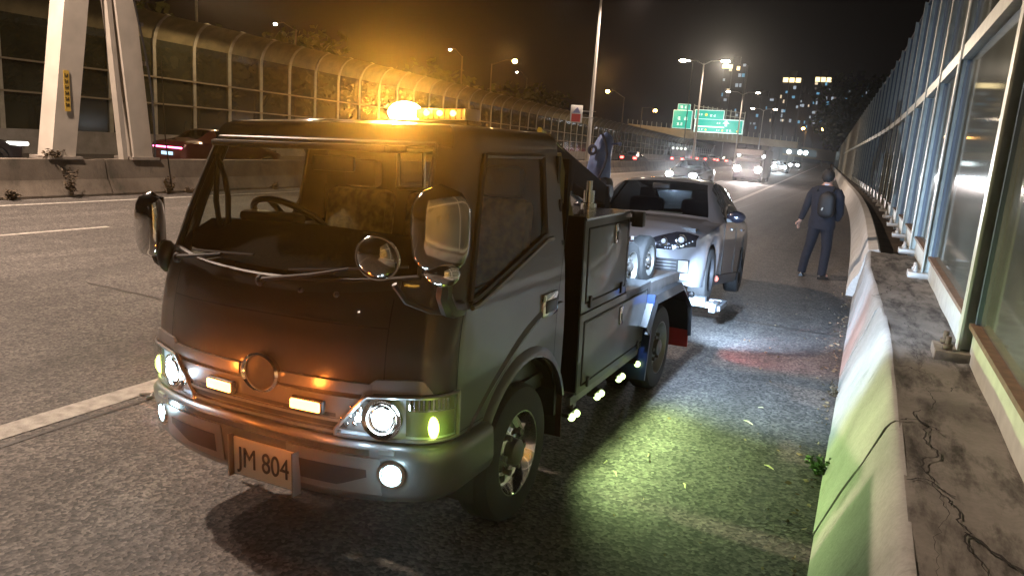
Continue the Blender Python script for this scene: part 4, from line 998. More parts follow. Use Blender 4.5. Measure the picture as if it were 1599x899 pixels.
b.grid([[(-.795, AX-cos(t)*(AR-.015), .33+sin(t)*(AR-.015)) if k == 0 else (-.45, AX-cos(t)*(AR-.015), .33+sin(t)*(AR-.015)) for k in range(2)] for t in [-.2+3.5*i/20 for i in range(21)]])
b.build('wheel_well', M_BLACK, TR)
b = MB(); b.box((.70, 1.46, .38), (.2, .008, .32)); b.build('mud_flap', mat('mud_flap_dark', (.03, .012, .01), .8), TR)

# tool box body
BX0, BX1 = 1.60, 2.42
M_DOORP = paint('grey_door_paint', (.10, .104, .108), .33, .35)
b = MB(); b.box((0, (BX0+BX1)/2, 1.165), (1.66, BX1-BX0, .53), bev=.008); ub = b.build('upper_locker', M_BODY, TR)
b = MB(); b.box((0, (BX0+BX1)/2, 1.434), (1.68, BX1-BX0+.02, .012)); b.build('locker_lid', mat('brushed_lid', (.45, .46, .48), .25, .9), ub)
b = MB()
def frame_gap(b, x, y0, y1, z0, z1, t=.008):
    for (a0, b0), (a1, b1) in (((y0, z0), (y1, z0)), ((y1, z0), (y1, z1)), ((y1, z1), (y0, z1)), ((y0, z1), (y0, z0))): b.bar((x, a0, b0), (x, a1, b1), t, t, up=(1, 0, 0))
for s in (1, -1): frame_gap(b, s*.83, BX0+.06, BX1-.05, .955, 1.38)
b.build('door_gap', M_SEAM, ub)
b = MB(); b.box((.829, (BX0+BX1)/2+.005, 1.168), (.012, BX1-BX0-.13, .405), bev=.003); dr = b.build('locker_door', M_DOORP, ub)
def latch(parent, y, z, h=.12):
    b = MB(); b.box((.838, y, z), (.012, .055, h), bev=.01); lt = b.build('latch', M_CHROME, parent); b = MB(); b.box((.845, y, z-.012), (.006, .032, h*.45), bev=.006); b.build('latch_recess', M_BLACK, lt)
latch(dr, 2.13, 1.315)
for y in (1.72, 2.28):
    b = MB(); b.box((.84, y, .955), (.014, .03, .07), bev=.004); b.build('hinge', M_BLACK, dr)
# lower body
b = MB(); b.box((0, (BX0+3.02)/2, .66), (1.66, 3.02-BX0, .47), bev=.006); lbd = b.build('lower_body', M_BODY, TR)
b = MB(); frame_gap(b, .83, BX0+.06, 2.93, .47, .845); b.build('door_gap', M_SEAM, lbd)
b = MB(); b.box((.829, (BX0+.06+2.93)/2, .658), (.012, 1.25, .355), bev=.003); dr = b.build('locker_door', M_DOORP, lbd)
latch(dr, 2.32, .765)
for y in (1.75, 2.75):
    b = MB(); b.box((.84, y, .472), (.014, .03, .06), bev=.004); b.build('hinge', M_BLACK, dr)
b = MB(); b.box((.80, 2.3, .40), (.03, 1.5, .05)); b.box((.80, 1.62, .36), (.03, .05, .12)); b.build('side_guard', mat('guard_grey', (.16, .16, .16), .5, .4), TR)
# deck and rail
b = MB(); b.box((0, 3.2, .815), (1.5, 1.54, .03)); b.build('deck', mat('checker_deck', (.10, .09, .08), .5, .5, bump=.5, bscale=40), TR)
for s in (1, -1):
    b = MB(); b.prism([(2.43, .80), (3.90, .775), (3.90, .838), (3.84, .85), (2.43, .905)], s*.80-.03, s*.80+.03, 0)
    b.build('bed_rail', mat('worn_bed_rail', (.16, .16, .165), .4, .5, var=.25, vscale=9), TR)
for s in (1, -1):
    b = MB(); fl = [(2.80, .60), (2.98, .80), (3.78, .78), (4.12, .58), (4.20, .30)]
    V = [[(s*.60, y, z) for y, z in fl], [(s*.88, y, z-.01) for y, z in fl], [(s*.90, y+.0, z-.06) for y, z in fl], [(s*.87, y, z-.06) for y, z in fl]]
    b.ring(V, False, False, smooth=False); b.build('rear_fender', paint('black_fender', (.018, .018, .020), .3, .1), TR, thick=.012)
    b = MB(); b.box((s*.76, 2.885, .50), (.26, .03, .62), Matrix.Rotation(radians(-14), 3, 'X')); b.build('fender_flap', mat('blue_sheet', (.006, .018, .07), .4), TR)
    b = MB(); b.box((s*.75, 4.215, .30), (.24, .01, .34)); b.build('mud_flap', mat('red_flap', (.30, .02, .015), .6), TR)
b = MB(); b.box((0, 4.1, .58), (1.1, .12, .14)); b.build('rear_crossmember', M_BLACK, TR)
tl = MB(); tl.box((.70, 4.17, .62), (.14, .04, .07), bev=.01); tl.build('tail_lamp', emis('tail_red', (1, .03, .02), 5), TR)
lamp('SPOT', 'tail_light', (.84, 4.30, .50), 90, (1., .07, .04), .02, (1.6, 5.1, 0), 60, .6, parent=TR)

# paired yellow-green side lamps
M_YG = emis('side_lamp_glow', (.74, 1., .36), 4.5)
for i in range(4):
    y = 1.57+i*.42
    sl = MB(); sl.box((.805, y, .335), (.05, .15, .022)); h_ = sl.build('side_lamp', M_BLACK, TR)
    for d in (-.036, .036):
        b = MB(); b.ellipsoid((.835, y+d, .318), (.022, .027, .022), 12, 8); b.build('side_lamp_lens', M_YG, h_)
    lamp('SPOT', 'side_light', (.90, y, .33), 50, (.68, 1., .38), .02, (1.55, y+.1, 0), 150, 1., parent=TR)
# white work lamp at the rear of the locker top
b = MB(); b.box((.875, 2.44, 1.385), (.08, .06, .10), bev=.01); b.bar((.83, 2.42, 1.38), (.86, 2.42, 1.38), .03, .03); wl = b.build('work_lamp', M_BLACK, TR); b = MB(); b.box((.86, 4.24, .60), (.06, .04, .05), bev=.01); wl2 = b.build('work_lamp', M_BLACK, TR); b = MB(); b.box((.86, 4.264, .60), (.048, .01, .038)); b.build('work_lamp_lens', emis('work_glow', (.72, .85, 1.), 12), wl2)  # rear fender lamp is added to carry the light pool further back
b = MB(); b.box((.875, 2.473, 1.385), (.065, .012, .08), bev=.003); b.build('work_lamp_lens', emis('work_glow', (.72, .85, 1.), 12), wl)
lamp('SPOT', 'work_light', (.93, 2.53, 1.37), 900, (.52, .72, 1.), .03, (1.9, 5.2, 0), 110, 1., parent=TR)
lamp('SPOT', 'work_light', (.90, 4.31, .62), 1300, (.52, .72, 1.), .03, (1.35, 8.2, 0), 76, .8, parent=TR)  # spot of the added fender lamp, evens the light on the ground
lamp('SPOT', 'work_light', (.0, 3.25, 1.42), 90, (.55, .70, 1.), .03, (.0, 5.6, .8), 60, .9, parent=TR)

PX_, PY_ = .60, 2.24
# bracket frame behind the cab, boom and post
b = MB(); b.box((0, 1.585, .95), (1.66, .024, 1.0)); b.box((.70, 1.575, 1.55), (.06, .04, .36)); b.box((-.70, 1.575, 1.55), (.06, .04, .36)); b.box((0, 1.575, 1.73), (1.46, .04, .05)); b.build('headboard', mat('headboard_black', (.006, .006, .006), .8, spec=.1), TR)  # the full-width black sheet is added to darken the gap behind the cab
b = MB(); b.bar((.50, 1.56, 1.83), (.26, 3.40, 1.46), .12, .15); b.bar((.26, 3.34, 1.52), (.26, 3.44, 1.26), .14, .12); boom = b.build('boom', mat('headboard_black', (.006, .006, .006), .8, spec=.1), TR)
b = MB(); b.tube([(.55, 1.55, 1.905), (.31, 3.30, 1.535)], .016, 6); b.tube([(.45, 1.7, 1.76), (.2, 3.2, 1.40)], .018, 6); b.build('boom_trim', mat('olive_chrome', (.50, .50, .30), .2, .9), boom)
b = MB(); b.box((.25, 3.42, 1.46), (.14, .10, .14), bev=.02); b.tube([(.18, 3.44, 1.50), (.34, 3.44, 1.50)], .05, 12); b.build('boom_head', mat('boom_head_steel', (.20, .24, .32), .3, .8), boom)
b = MB(); b.bar((.66, 1.52, 1.78), (.72, 1.62, 1.40), .05, .05); b.bar((.50, 1.52, 1.80), (.30, 2.6, 1.0), .07, .07); b.build('brace', mat('olive_steel', (.16, .15, .08), .35, .6), TR)
b = MB(); b.tube([(PX_, PY_, 1.44), (PX_, PY_, 1.48), (PX_, PY_, 1.485), (PX_, PY_, 1.56)], [.052, .052, .036, .036], 14); b.tube([(PX_, PY_, 1.56), (PX_, PY_, 1.62)], .020, 10); b.build('chrome_post', M_CHROME, TR)
b = MB(); b.box((0, 2.75, 1.10), (.26, .3, .5), bev=.02); b.box((0, 2.95, 1.25), (.12, .5, .12)); b.build('winch_mast', M_BLACK, TR)
# wheel lift under the towed car
WL = MB(); WL.box((0, 4.6, .36), (.14, 1.2, .12)); WL.box((0, 5.35, .34), (1.55, .10, .09)); wlo = WL.build('wheel_lift', mat('lift_steel', (.42, .44, .47), .35, .8), TR)
for s in (-1, 1):
    b = MB(); b.box((s*.70, 5.42, .30), (.30, .08, .06)); b.box((s*.84, 5.50, .27), (.07, .26, .09), bev=.01); b.box((s*.70, 5.86, .25), (.30, .06, .06)); b.box((s*.875, 5.70, .25), (.05, .4, .05)); b.build('wheel_cradle', mat('lift_steel', (.42, .44, .47), .35, .8), wlo)

# dolly wheels standing on the deck
dl = ['small dolly wheel standing on the deck right beside the locker', 'small dolly wheel standing on the deck behind its twin']
TRM = Matrix.Translation((-2.165, 2.2, 0))@Matrix.Rotation(radians(-.55), 4, 'Z')@Matrix.Rotation(radians(-2.0), 4, 'Y')
for i, (x, y) in enumerate(((.64, 2.95), (.64, 3.42))):
    w_ = make_wheel('dolly_wheel', 0, 0, 0, .192, .12, None, 1, hub=5, holes=0)
    w_.parent = None; w_.location = TRM@Vector((x, y, .985)); w_.rotation_euler = (0, radians(-2), radians(-4+i*3)); tag(w_, dl[i], 'wheel')
# blue covered lamp or hook block above the boom, dark bracket under it
P_ = TRM@Vector((.02, 4.0, 1.30))
bc_ = empty('covered_winch_head', P_, label='blue covered hooded shape on a dark post above the boom end, behind the cab', cat='tow gear')
b = MB(); rings = []
for i in range(15):
    t = i/14; z = .22+.46*t; k = (1-(t**5))**.6*(.82+.18*t) if t < 1 else .05; lean = -.03+.06*t
    rings.append([(lean+(.105+.012*sin(t*7))*k*cos(a)*(1+.10*sin(3*a+t*6)), .13*k*sin(a)*(1+.09*sin(5*a+t*4)), z-.05*(1-t)*max(0, cos(a+.5))) for a in [2*pi*j/22 for j in range(22)]])
b.ring(rings, True, True); b.build('blue_cover', mat('blue_cloth', (.04, .07, .19), .6, col2=(.11, .17, .36), vscale=7, bump=.6, bscale=18), bc_)
b = MB(); rings = []
for i in range(9):
    a = -.5+3.1*i/8; rings.append([(.055+.085*cos(a-.5)+dx, dy, .44+.25*sin(a-.3)) for dx, dy in ((-.014, -.14), (.014, -.14), (.014, .10), (-.014, .10))])
b = MB(); b.tube([(.04+.05*sin(t*.5), -.135+.02*t*.2, .66-.055*t) for t in range(9)], .012, 6); b.build('dark_band', mat('navy_strap', (.015, .02, .05), .6), bc_)
b = MB(); b.lathe((-.04, -.12, .52), (-.1, -1, 0), [(.044, 0), (.046, .012), (.026, .014), (.020, .004)], 18); b.build('round_knob', mat('navy_strap', (.015, .02, .05), .6), bc_)
b = MB(); b.box((.02, 0, .18), (.19, .20, .24), bev=.05); b.box((.03, 0, -.1), (.09, .12, .45), bev=.01); b.build('post', M_BLACK, bc_)
b = MB(); b.ellipsoid((-.02, -.08, .27), (.07, .04, .045), 12, 8); b.build('brown_padding', mat('brown_pad', (.16, .08, .06), .7), bc_)
b = MB(); b.bar((.08, 0, .58), (.15, 0, .59), .014, .014); b.box((.16, 0, .585), (.025, .03, .035), bev=.008); b.build('side_toggle', mat('blue_cloth', (.1, .2, .5), .5), bc_)
lamp('SPOT', 'cover_fill', TRM@Vector((.3, 2.9, 1.75)), 1.6, (.45, .62, 1.), .03, P_+Vector((0, 0, .45)), 55, .5)  # added spot that brightens the blue cover, no lamp stands there
# ------------------------------------------------------------------ CARS (front faces -y in local space; origin under the middle of the front axle)
def catmull(tab, t):
    ks = [r[0] for r in tab]
    if t <= ks[0]: return tab[0][1:]
    if t >= ks[-1]: return tab[-1][1:]
    for i in range(len(ks)-1):
        if t <= ks[i+1]:
            u = (t-ks[i])/(ks[i+1]-ks[i]); p1, p2 = tab[i][1:], tab[i+1][1:]; p0 = tab[max(0, i-1)][1:]; p3 = tab[min(len(tab)-1, i+2)][1:]
            u2, u3 = u*u, u*u*u; h = []
            for a, b_, c_, d in zip(p0, p1, p2, p3):
                m1 = (c_-a)*.5*.7; m2 = (d-b_)*.5*.7; h.append((2*u3-3*u2+1)*b_+(u3-2*u2+u)*m1+(-2*u3+3*u2)*c_+(u3-u2)*m2)
            return h
HATCH = [  # y, zbottom, w_low, w_belt, z_belt, w_top, z_top   (half widths)
    (-.86, .32, .30, .40, .62, .30, .66), (-.83, .24, .66, .74, .64, .54, .69), (-.72, .20, .82, .85, .69, .64, .75), (-.45, .19, .88, .88, .75, .71, .835), (0, .18, .89, .885, .82, .74, .895),
    (.38, .18, .89, .885, .88, .76, .93), (.52, .18, .89, .88, .91, .76, .955), (1.22, .18, .89, .865, .97, .60, 1.40), (1.7, .18, .89, .865, .98, .59, 1.475), (2.3, .18, .89, .865, .99, .585, 1.465), (2.85, .19, .89, .86, 1.01, .56, 1.39), (3.15, .20, .86, .82, 1.02, .54, 1.20), (3.30, .24, .80, .76, .98, .62, 1.03), (3.36, .32, .60, .62, .80, .55, .84)]
SEDAN = [
    (-.86, .32, .30, .40, .58, .30, .62), (-.83, .24, .62, .70, .62, .50, .67), (-.72, .20, .80, .82, .66, .62, .73), (-.45, .19, .875, .875, .72, .70, .80), (0, .18, .89, .885, .80, .74, .89),
    (.38, .18, .89, .885, .88, .76, .955), (.55, .18, .89, .88, .91, .76, .98), (1.30, .18, .89, .865, .94, .60, 1.37), (1.8, .18, .89, .865, .95, .59, 1.44), (2.3, .18, .89, .865, .96, .585, 1.42), (3.0, .19, .89, .86, .98, .60, 1.10), (3.5, .20, .86, .82, .97, .66, 1.02), (3.66, .24, .80, .78, .92, .64, .96), (3.72, .32, .60, .62, .70, .55, .75)]
def make_car(name, label, prof, paintm, wheels=True, wb=2.58, lights=None, detail=True, rearlight=None, glass=None, group=None):
    r = empty(name, (0, 0, 0), label=label, cat='car', group=group)
    y0, y1 = prof[0][0], prof[-1][0]; N = 84 if detail else 40
    AR_ = .345; rows = []; ysl = [y0+(y1-y0)*i/N for i in range(N+1)]
    for y in ysl:
        zb, wl, wb_, zbe, wt, zt = catmull(prof, y)
        az = 0
        for ay in (0, wb):
            if abs(y-ay) < AR_: az = max(az, .31+sqrt(AR_**2-(y-ay)**2))
        lo = max(zb, az if az > zb else zb); lo = min(lo, zbe-.04)
        wm = wl*1.005
        half = [(wl*.985, lo), (wm, max(lo+.01, lerp(lo, zbe, .35))), (wm+.006, max(lo+.02, lerp(lo, zbe, .62))), (lerp(wm, wb_, .6)+.01, lerp(lo, zbe, .86)), (wb_, zbe)]
        half += [(lerp(wb_, wt, t)+.012*sin(pi*t), lerp(zbe, zt-.03, t)) for t in (.25, .5, .75, 1.)]
        half += [(wt-.06, zt-.004), (wt*.6, zt+.012), (wt*.3, zt+.02), (0, zt+.023)]
        rows.append([(x, y, z) for x, z in half]+[(-x, y, z) for x, z in half[-2::-1]])
    nh = 13; n = len(rows[0])
    yc = prof[6][0]; yr = prof[7][0]; side1 = prof[-4][0]
    yw1, yw2 = yc+.05, yr-.02; rear0, rear1 = (prof[-4][0]-.02, prof[-3][0]+.06) if prof is HATCH else (prof[-5][0]+.08, prof[-4][0]-.06)
    def isglass(i, j):
        y = (ysl[i]+ysl[i+1])/2; jj = min(j, n-2-j)
        if jj >= 9 and yw1 < y < yw2: return 1
        if jj >= 9 and rear0 < y < rear1: return 2
        if 4 <= jj <= 7 and yc+.30 < y < (rear0-.12):
            if abs(y-(yc+1.05)) < .045: return 4
            # triangle at the front of the side window
            t = (y-(yc+.30))/max(.01, yr-yc-.30)
            if y < yr-.02 and (jj-4)/4 > max(0, t): return 0
            return 3
        return 0
    b = MB(); b.grid(rows, mask=lambda i, j: isglass(i, j) in (0,))
    b.add(rows[0], [tuple(range(n))]); b.add(rows[-1], [tuple(range(n))[::-1]]); b.build('body', paintm, r, sharp=46)
    for k, nm in ((1, 'windscreen'), (2, 'rear_window')):
        b = MB(); b.grid(rows, mask=lambda i, j: isglass(i, j) == k); b.build(nm, glass or M_GLASS, r)
    for sd in (0, 1):
        b = MB(); b.grid(rows, mask=lambda i, j: isglass(i, j) == 3 and (j < n//2) == (sd == 0)); b.build('side_window', glass or M_DGLASS, r)
        b = MB(); b.grid(rows, mask=lambda i, j: isglass(i, j) == 4 and (j < n//2) == (sd == 0)); b.build('door_pillar', M_BLACK, r)
    b = MB(); b.box((0, (y0+y1)/2, .55), (1.55, (y1-y0)*.86, .5)); b.build('floor_pan', M_BLACK, r)
    if wheels:
        for y in (0, wb):
            for s in (1, -1): make_wheel('wheel', s*.79, y, .31, .31, .2, r, s, hub=False, holes=5, rimm=mat('dark_alloy', (.06, .06, .065), .4, .6))
    return r
def surf_y(prof, x, z):
    "front skin: y where half width at height z reaches x"
    lo_ = prof[0][0]
    for i in range(200):
        y = lo_+i*.01; zb, wl, wb_, zbe, wt, zt = catmull(prof, y)
        if z < zbe: w_ = lerp(wl, wb_, (z-zb)/(zbe-zb)) if z > zb else 0
        elif z < zt: w_ = lerp(wb_, wt, (z-zbe)/(zt-zbe))
        else: w_ = 0
        if w_ >= abs(x): return y
    return lo_+2
M_SILVER = mat('silver_blue_car_paint', (.235, .245, .275), .3, .5, coat=.9)
HB = make_car('silver_hatchback', 'silver hatchback with its front wheels raised on the tow truck lift', HATCH, M_SILVER, wheels=True, lights=None, glass=M_TGLASS)
CARX, REAR_Y, LIFT = -2.27, 10.25, radians(6.5)
def carfront(poly, off=.012, b=None, n=10):
    "patch on the front skin: poly as (x range, z lower, z upper) function"
    pass
def fpatch(x0, x1, zl, zu, off, nx=14, nz=5, b=None):
    b = b or MB(); G2 = []
    for i in range(nx+1):
        x = x0+(x1-x0)*i/nx; row = []
        for j in range(nz+1):
            l_, u_ = (zl(x) if callable(zl) else zl), (zu(x) if callable(zu) else zu); z = lerp(l_, u_, j/nz); row.append((x, surf_y(HATCH, x, z)-off, z))
        G2.append(row)
    b.grid(G2); return b
for s in (1, -1):
    zl = lambda x: .560+.045*max(0, (abs(x)-.6)/.2)-.0; zu = lambda x: .635+.115*max(0, min(1, (abs(x)-.36)/.26))**.7-.25*max(0, abs(x)-.72)
    hl = fpatch(s*.36, s*.83, zl, zu, .012, 20, 5).build('headlight', mat('dark_headlight_bowl', (.02, .02, .025), .15, .3, coat=1), HB)
    for x, z, rr_ in ((.69, .668, .056), (.52, .642, .044)):
        c_ = Vector((s*x, surf_y(HATCH, x, z)-.03, z)); A = Vector((s*.45, -1, .1)).normalized()
        b = MB(); b.lathe(c_, A, [(rr_, -.02), (rr_, .006), (rr_*.86, .008), (rr_*.80, 0)], 20); b.build('lamp_ring', M_CHROME, hl)
        b = MB(); b.ellipsoid(c_, (rr_*.6, rr_*.6, rr_*.6), 12, 8); b.build('lamp_lens', mat('pale_lens', (.6, .65, .7), .1, .4, coat=1, emit=(.7, .8, 1), estr=.25), hl)
    b = MB()
    for i in range(11):
        x = .54+.26*i/10; z = zl(x)+.018+.05*max(0, (x-.68)/.1)**1.3*.6; b.ellipsoid((s*x, surf_y(HATCH, x, z)-.022, z), (.008, .006, .008), 6, 5)
    b.build('led_bead', mat('pale_lens', (.6, .65, .7), .1), hl)
    b = fpatch(s*.37, s*.79, .33, .47, .012, 12, 3).build('bumper_intake', mat('dark_grille', (.02, .02, .022), .5), HB)
    sl = MB()
    for z in (.372, .404, .436): fpatch(s*.38, s*.67, z-.005, z+.005, .02, 8, 1, sl)
    sl.build('intake_slat', mat('slat_grey', (.15, .16, .17), .35, .5), b)
    f_ = fpatch(s*.69, s*.775, .345, .46, .022, 5, 3).build('driving_lamp', mat('pale_lens', (.6, .65, .7), .1), b)
    # mirrors
    b = MB(); b.ellipsoid((s*.985, .80, 1.0), (.11, .07, .072), 14, 10); mr = b.build('wing_mirror', mat('blue_black_paint', (.008, .009, .016), .25, .3, coat=1), HB)
    b = MB(); b.bar((s*.88, .78, .95), (s*.98, .80, .96), .05, .04); b.build('mirror_foot', M_BLACK, mr)
    b = MB(); b.box((s*.893, 1.30, .86), (.02, .20, .03), bev=.008); b.box((s*.893, 2.25, .88), (.02, .20, .03), bev=.008); b.build('door_handle', M_SILVER, HB)
    b = MB()
    for yy in (.62, 1.66, 2.45): b.box((s*.897, yy, .60), (.008, .006, .60))
    b.box((s*.893, 1.3, .30), (.01, 1.9, .008)); b.build('door_seam', M_SEAM, HB)
    b = fpatch(s*.30, s*.80, .235, .262, .02, 12, 1).build('lower_lip', M_TRIM, HB)
b = fpatch(-.36, .36, .60, .655, .014, 16, 3).build('upper_grille', mat('gloss_black_grille', (.015, .015, .018), .2, coat=1), HB)
c_ = MB(); fpatch(-.36, .36, .605, .611, .02, 16, 1, c_); c_.build('red_strip', mat('red_strip', (.4, .02, .02), .3), b)
c_ = MB(); c_.lathe((0, surf_y(HATCH, 0, .66)-.02, .665), (0, -1, .3), [(.055, 0), (.055, .012), (.046, .014), (.044, .004)], 24); c_.build('badge_ring', M_CHROME, HB)
c_ = MB(); c_.box((.20, surf_y(HATCH, .2, .645)-.03, .642), (.034, .01, .04), bev=.004); c_.build('small_emblem', mat('pale_emblem', (.8, .85, .9), .3), HB)
b = fpatch(-.34, .34, .33, .46, .013, 14, 3).build('centre_intake', mat('dark_grille', (.02, .02, .022), .5), HB)
b = MB(); b.box((.12, .74, .985), (.42, .22, .012), Matrix.Rotation(radians(10), 3, 'X')); b.build('paper_on_dashboard', mat('paper', (.80, .78, .62), .7), HB)
b = MB(); b.box((0, .85, .95), (1.4, .5, .06)); b.build('dashboard', M_BLACK, HB)
for x in (-.36, .36):
    b = MB(); b.box((x, 1.75, .9), (.48, .16, .66), bev=.06); b.box((x, 1.78, 1.28), (.24, .10, .16), bev=.04); b.build('front_seat', mat('seat_dark', (.03, .03, .035), .7), HB)
b = MB(); b.box((0, .98, 1.33), (.22, .03, .07), bev=.01); b.build('inside_mirror', M_BLACK, HB)
Mx = Matrix.Translation((CARX, REAR_Y, 0))@Matrix.Rotation(radians(1.2), 4, 'Z')@Matrix.Rotation(radians(-1.6), 4, 'Y')@Matrix.Rotation(-LIFT, 4, 'X')@Matrix.Scale(.955, 4)@Matrix.Translation((0, -2.58, 0))
HB.matrix_world = Mx
# red marker lamps by its raised front wheel
for k, (dx, z) in enumerate(((0, .30), (.07, .34))):
    p_ = img2w(1108+k*9, 441-k*6, 8.3); b = MB(); b.ellipsoid((0, 0, 0), (.035, .02, .035), 10, 6); o = b.build('marker_lamp', emis('marker_red', (1., .28, .22), 2.2), None); o.location = p_
    tag(o, ['lower left of two round red marker lamps by the raised front wheel', 'upper right of two round red marker lamps by the raised front wheel'][k], 'marker lamp')

# --- moving traffic
M_DKP = mat('dark_car_paint', (.03, .03, .035), .3, .3, coat=.9); M_DRED = mat('dark_red_paint', (.05, .012, .012), .3, .3, coat=.9); M_WHP = mat('white_car_paint', (.5, .5, .5), .35, coat=.6)
E_HEAD = emis('headlamp_white', (.85, .93, 1.), 90); E_HEADW = emis('headlamp_pinkish', (1., .88, .84), 90); E_TAIL = emis('tail_lamp_red', (1., .06, .05), 16); E_TAILP = emis('tail_lamp_pink', (1., .10, .28), 14)
def car_lights(r, prof, head=None, tail=None, zs=.66, size=.11, xs=.62, tailbar=False):
    y0, y1 = prof[0][0], prof[-1][0]
    for s in (1, -1):
        if head:
            b = MB(); b.ellipsoid((s*xs, surf_y(prof, xs, zs-.03)-.02, zs-.02), (size, .04, size*.75), 12, 8); b.build('headlight', head, r)
        if tail and not tailbar:
            b = MB(); b.box((s*.66, y1-.10, .82), (.26, .12, .12), bev=.03); b.build('tail_light', tail, r)
    if tailbar:
        b = MB(); b.box((0, y1-.02, .80), (1.36, .10, .05), bev=.02); b.build('tail_light_bar', tail, r)
        b = MB(); b.box((0, y1-.0, .60), (.52, .06, .11)); b.build('lit_plate', emis('plate_glow', (.5, .75, 1.), 1.6), r)
def place(r, x, y, rz=0): r.location = (x, y, 0); r.rotation_euler = (0, 0, rz)
rd = make_car('moving_car', 'dark red car with a glowing pink tail light bar passing behind the gantry leg', SEDAN, M_DRED); car_lights(rd, SEDAN, None, E_TAILP, tailbar=True); place(rd, -21.4, 21.2, pi)
c1 = make_car('moving_car', 'dark car with a bright white lamp cut by the left edge of the photo', SEDAN, M_DKP); place(c1, -23.2, 12.6, pi)
P_ = img2w(38, 215, 14.1); b = MB(); b.box((-.80, -.60, .74), (.18, .6, .11), bev=.04); b.build('light_bar', emis('soft_white_bar', (.9, .9, .8), 5), c1)
oc = make_car('oncoming_car', 'oncoming dark car with bright white headlights just above the silver hatchback roof', SEDAN, M_DKP, glass=M_DGLASS); car_lights(oc, SEDAN, E_HEAD, size=.19, zs=.70, xs=.60); P_ = img2w(1068, 270, 38.2); place(oc, P_.x, 38.4)
for s in (1, -1): lamp('SPOT', 'car_halo_spot', (P_.x+s*.6, 37.3, .70), 1900, (.8, .9, 1.), .1, (.3, -1, 2.6), 9, .9)  # narrow spots added toward the camera for headlight bloom
lamp('SPOT', 'car_light', (P_.x, 36.9, .72), 2600, (.85, .93, 1.), .1, (P_.x+2, 22, 0.3), 60, .8)
# vehicles seen from the front, further off
def truckling(name, label, x, y, w_, h, em, colm, roofbar=True, hz=.9, es=.17):
    r = empty(name, (x, y, 0), label=label, cat='truck')
    b = MB(); b.box((0, 2.6, h*.56), (w_, 4.0, h*.88), bev=.12); b.build('box_body', colm, r)
    b = MB(); b.box((0, .2, h*.40), (w_*.92, 1.4, h*.62), bev=.15); b.build('cab', mat('pinkish_cab', (.05, .04, .04), .4), r)
    b = MB(); b.box((0, -.51, h*.50), (w_*.8, .03, h*.22)); b.build('windscreen', mat('dark_glass_far', (.02, .02, .02), .1), r)
    b = MB(); b.box((0, -.35, h*.90), (w_*.92, .5, h*.16), bev=.06); b.build('roof_deflector', mat('pale_deflector', (.28, .25, .25), .5), r)
    for s in (1, -1):
        b = MB(); b.ellipsoid((s*w_*.36, -.56, hz), (es, .06, es*.9), 12, 8); b.build('headlight', em, r)
        b = MB(); b.ellipsoid((s*w_*.42, .55, h*.80), (es*.55, .05, es*.6), 10, 6); b.build('marker_light', emis('marker_white', (.95, .98, 1), 4), r)
        for yy in (0, 3.8):
            b = MB(); b.lathe((s*w_*.42, yy, .42), (s, 0, 0), [(.001, .14), (.25, .14), (.42, .12), (.42, -.12)], 18); b.build('wheel', M_RUB, r)
    return r
P_ = img2w(1169, 262, 57); truckling('oncoming_truck', 'oncoming box truck with pinkish white headlights and two pale roof markers', P_.x, 57, 2.1, 2.35, E_HEADW, mat('grey_box', (.035, .032, .032), .6), es=.24)
for s in (1, -1): lamp('SPOT', 'truck_halo_spot', (P_.x+s*.75, 56.2, .9), 4200, (1., .85, .8), .1, (.3, -1, 2.6), 8, .9)  # added spots facing the camera, bloom round the truck headlights
lamp('SPOT', 'truck_light', (P_.x, 56.2, .9), 4000, (1., .88, .84), .1, (P_.x+3, 38, 0.4), 60, .8)
far_ = [(1196, 256, 110, 'far oncoming car left of the pair with blue tinted reflections', E_HEAD, .62), (1218, 257, 100, 'far oncoming car with a bluish reflection on the road before it', E_HEAD, .8), (1241, 254, 150, 'far oncoming car nearest the hard shoulder line', E_HEAD, .9), (1206, 248, 160, 'far oncoming car higher up between its neighbours', E_HEADW, .8)]
for px, py, y, lb_, em, sc_ in far_:
    P_ = img2w(px, py, y); c_ = make_car('far_oncoming_car', lb_, SEDAN, M_WHP, detail=False, wheels=False, glass=M_DGLASS, group='oncoming cars far up the road'); car_lights(c_, SEDAN, em, size=.26*sc_+.06, zs=.74)
    b = MB()
    for s in (1, -1):
        for yy in (0, 2.7): b.lathe((s*.76, yy, .31), (s, 0, 0), [(.001, .1), (.2, .1), (.31, .09), (.31, -.1)], 16)
    b.build('wheels', M_RUB, c_); place(c_, P_.x, y)
lamp('SPOT', 'car_halo_spot', (img2w(1215, 257, 98).x, 98, .8), 6000, (.85, .95, 1.), .1, (.3, -1, 3), 6, .9)  # one added spot facing the camera, bloom for the far cars
lamp('SPOT', 'car_light', (img2w(1218, 257, 100).x, 98.5, .8), 2600, (.7, .9, 1.), .1, (img2w(1218, 270, 80).x, 70, 0), 50, .8)
opp = [(985, 243, 72, 'dark car with red tail lights seen over the median left of the silver hatchback', 0), (1060, 243, 96, 'dark truck with four pale lamps and red tail lights behind the median', 1), (1098, 236, 120, 'farther car with red tail lights left of its neighbour', 0), (1112, 240, 128, 'farther car with red tail lights in the middle of three', 0), (1130, 240, 118, 'farther car with red tail lights nearest the oncoming truck', 0)]
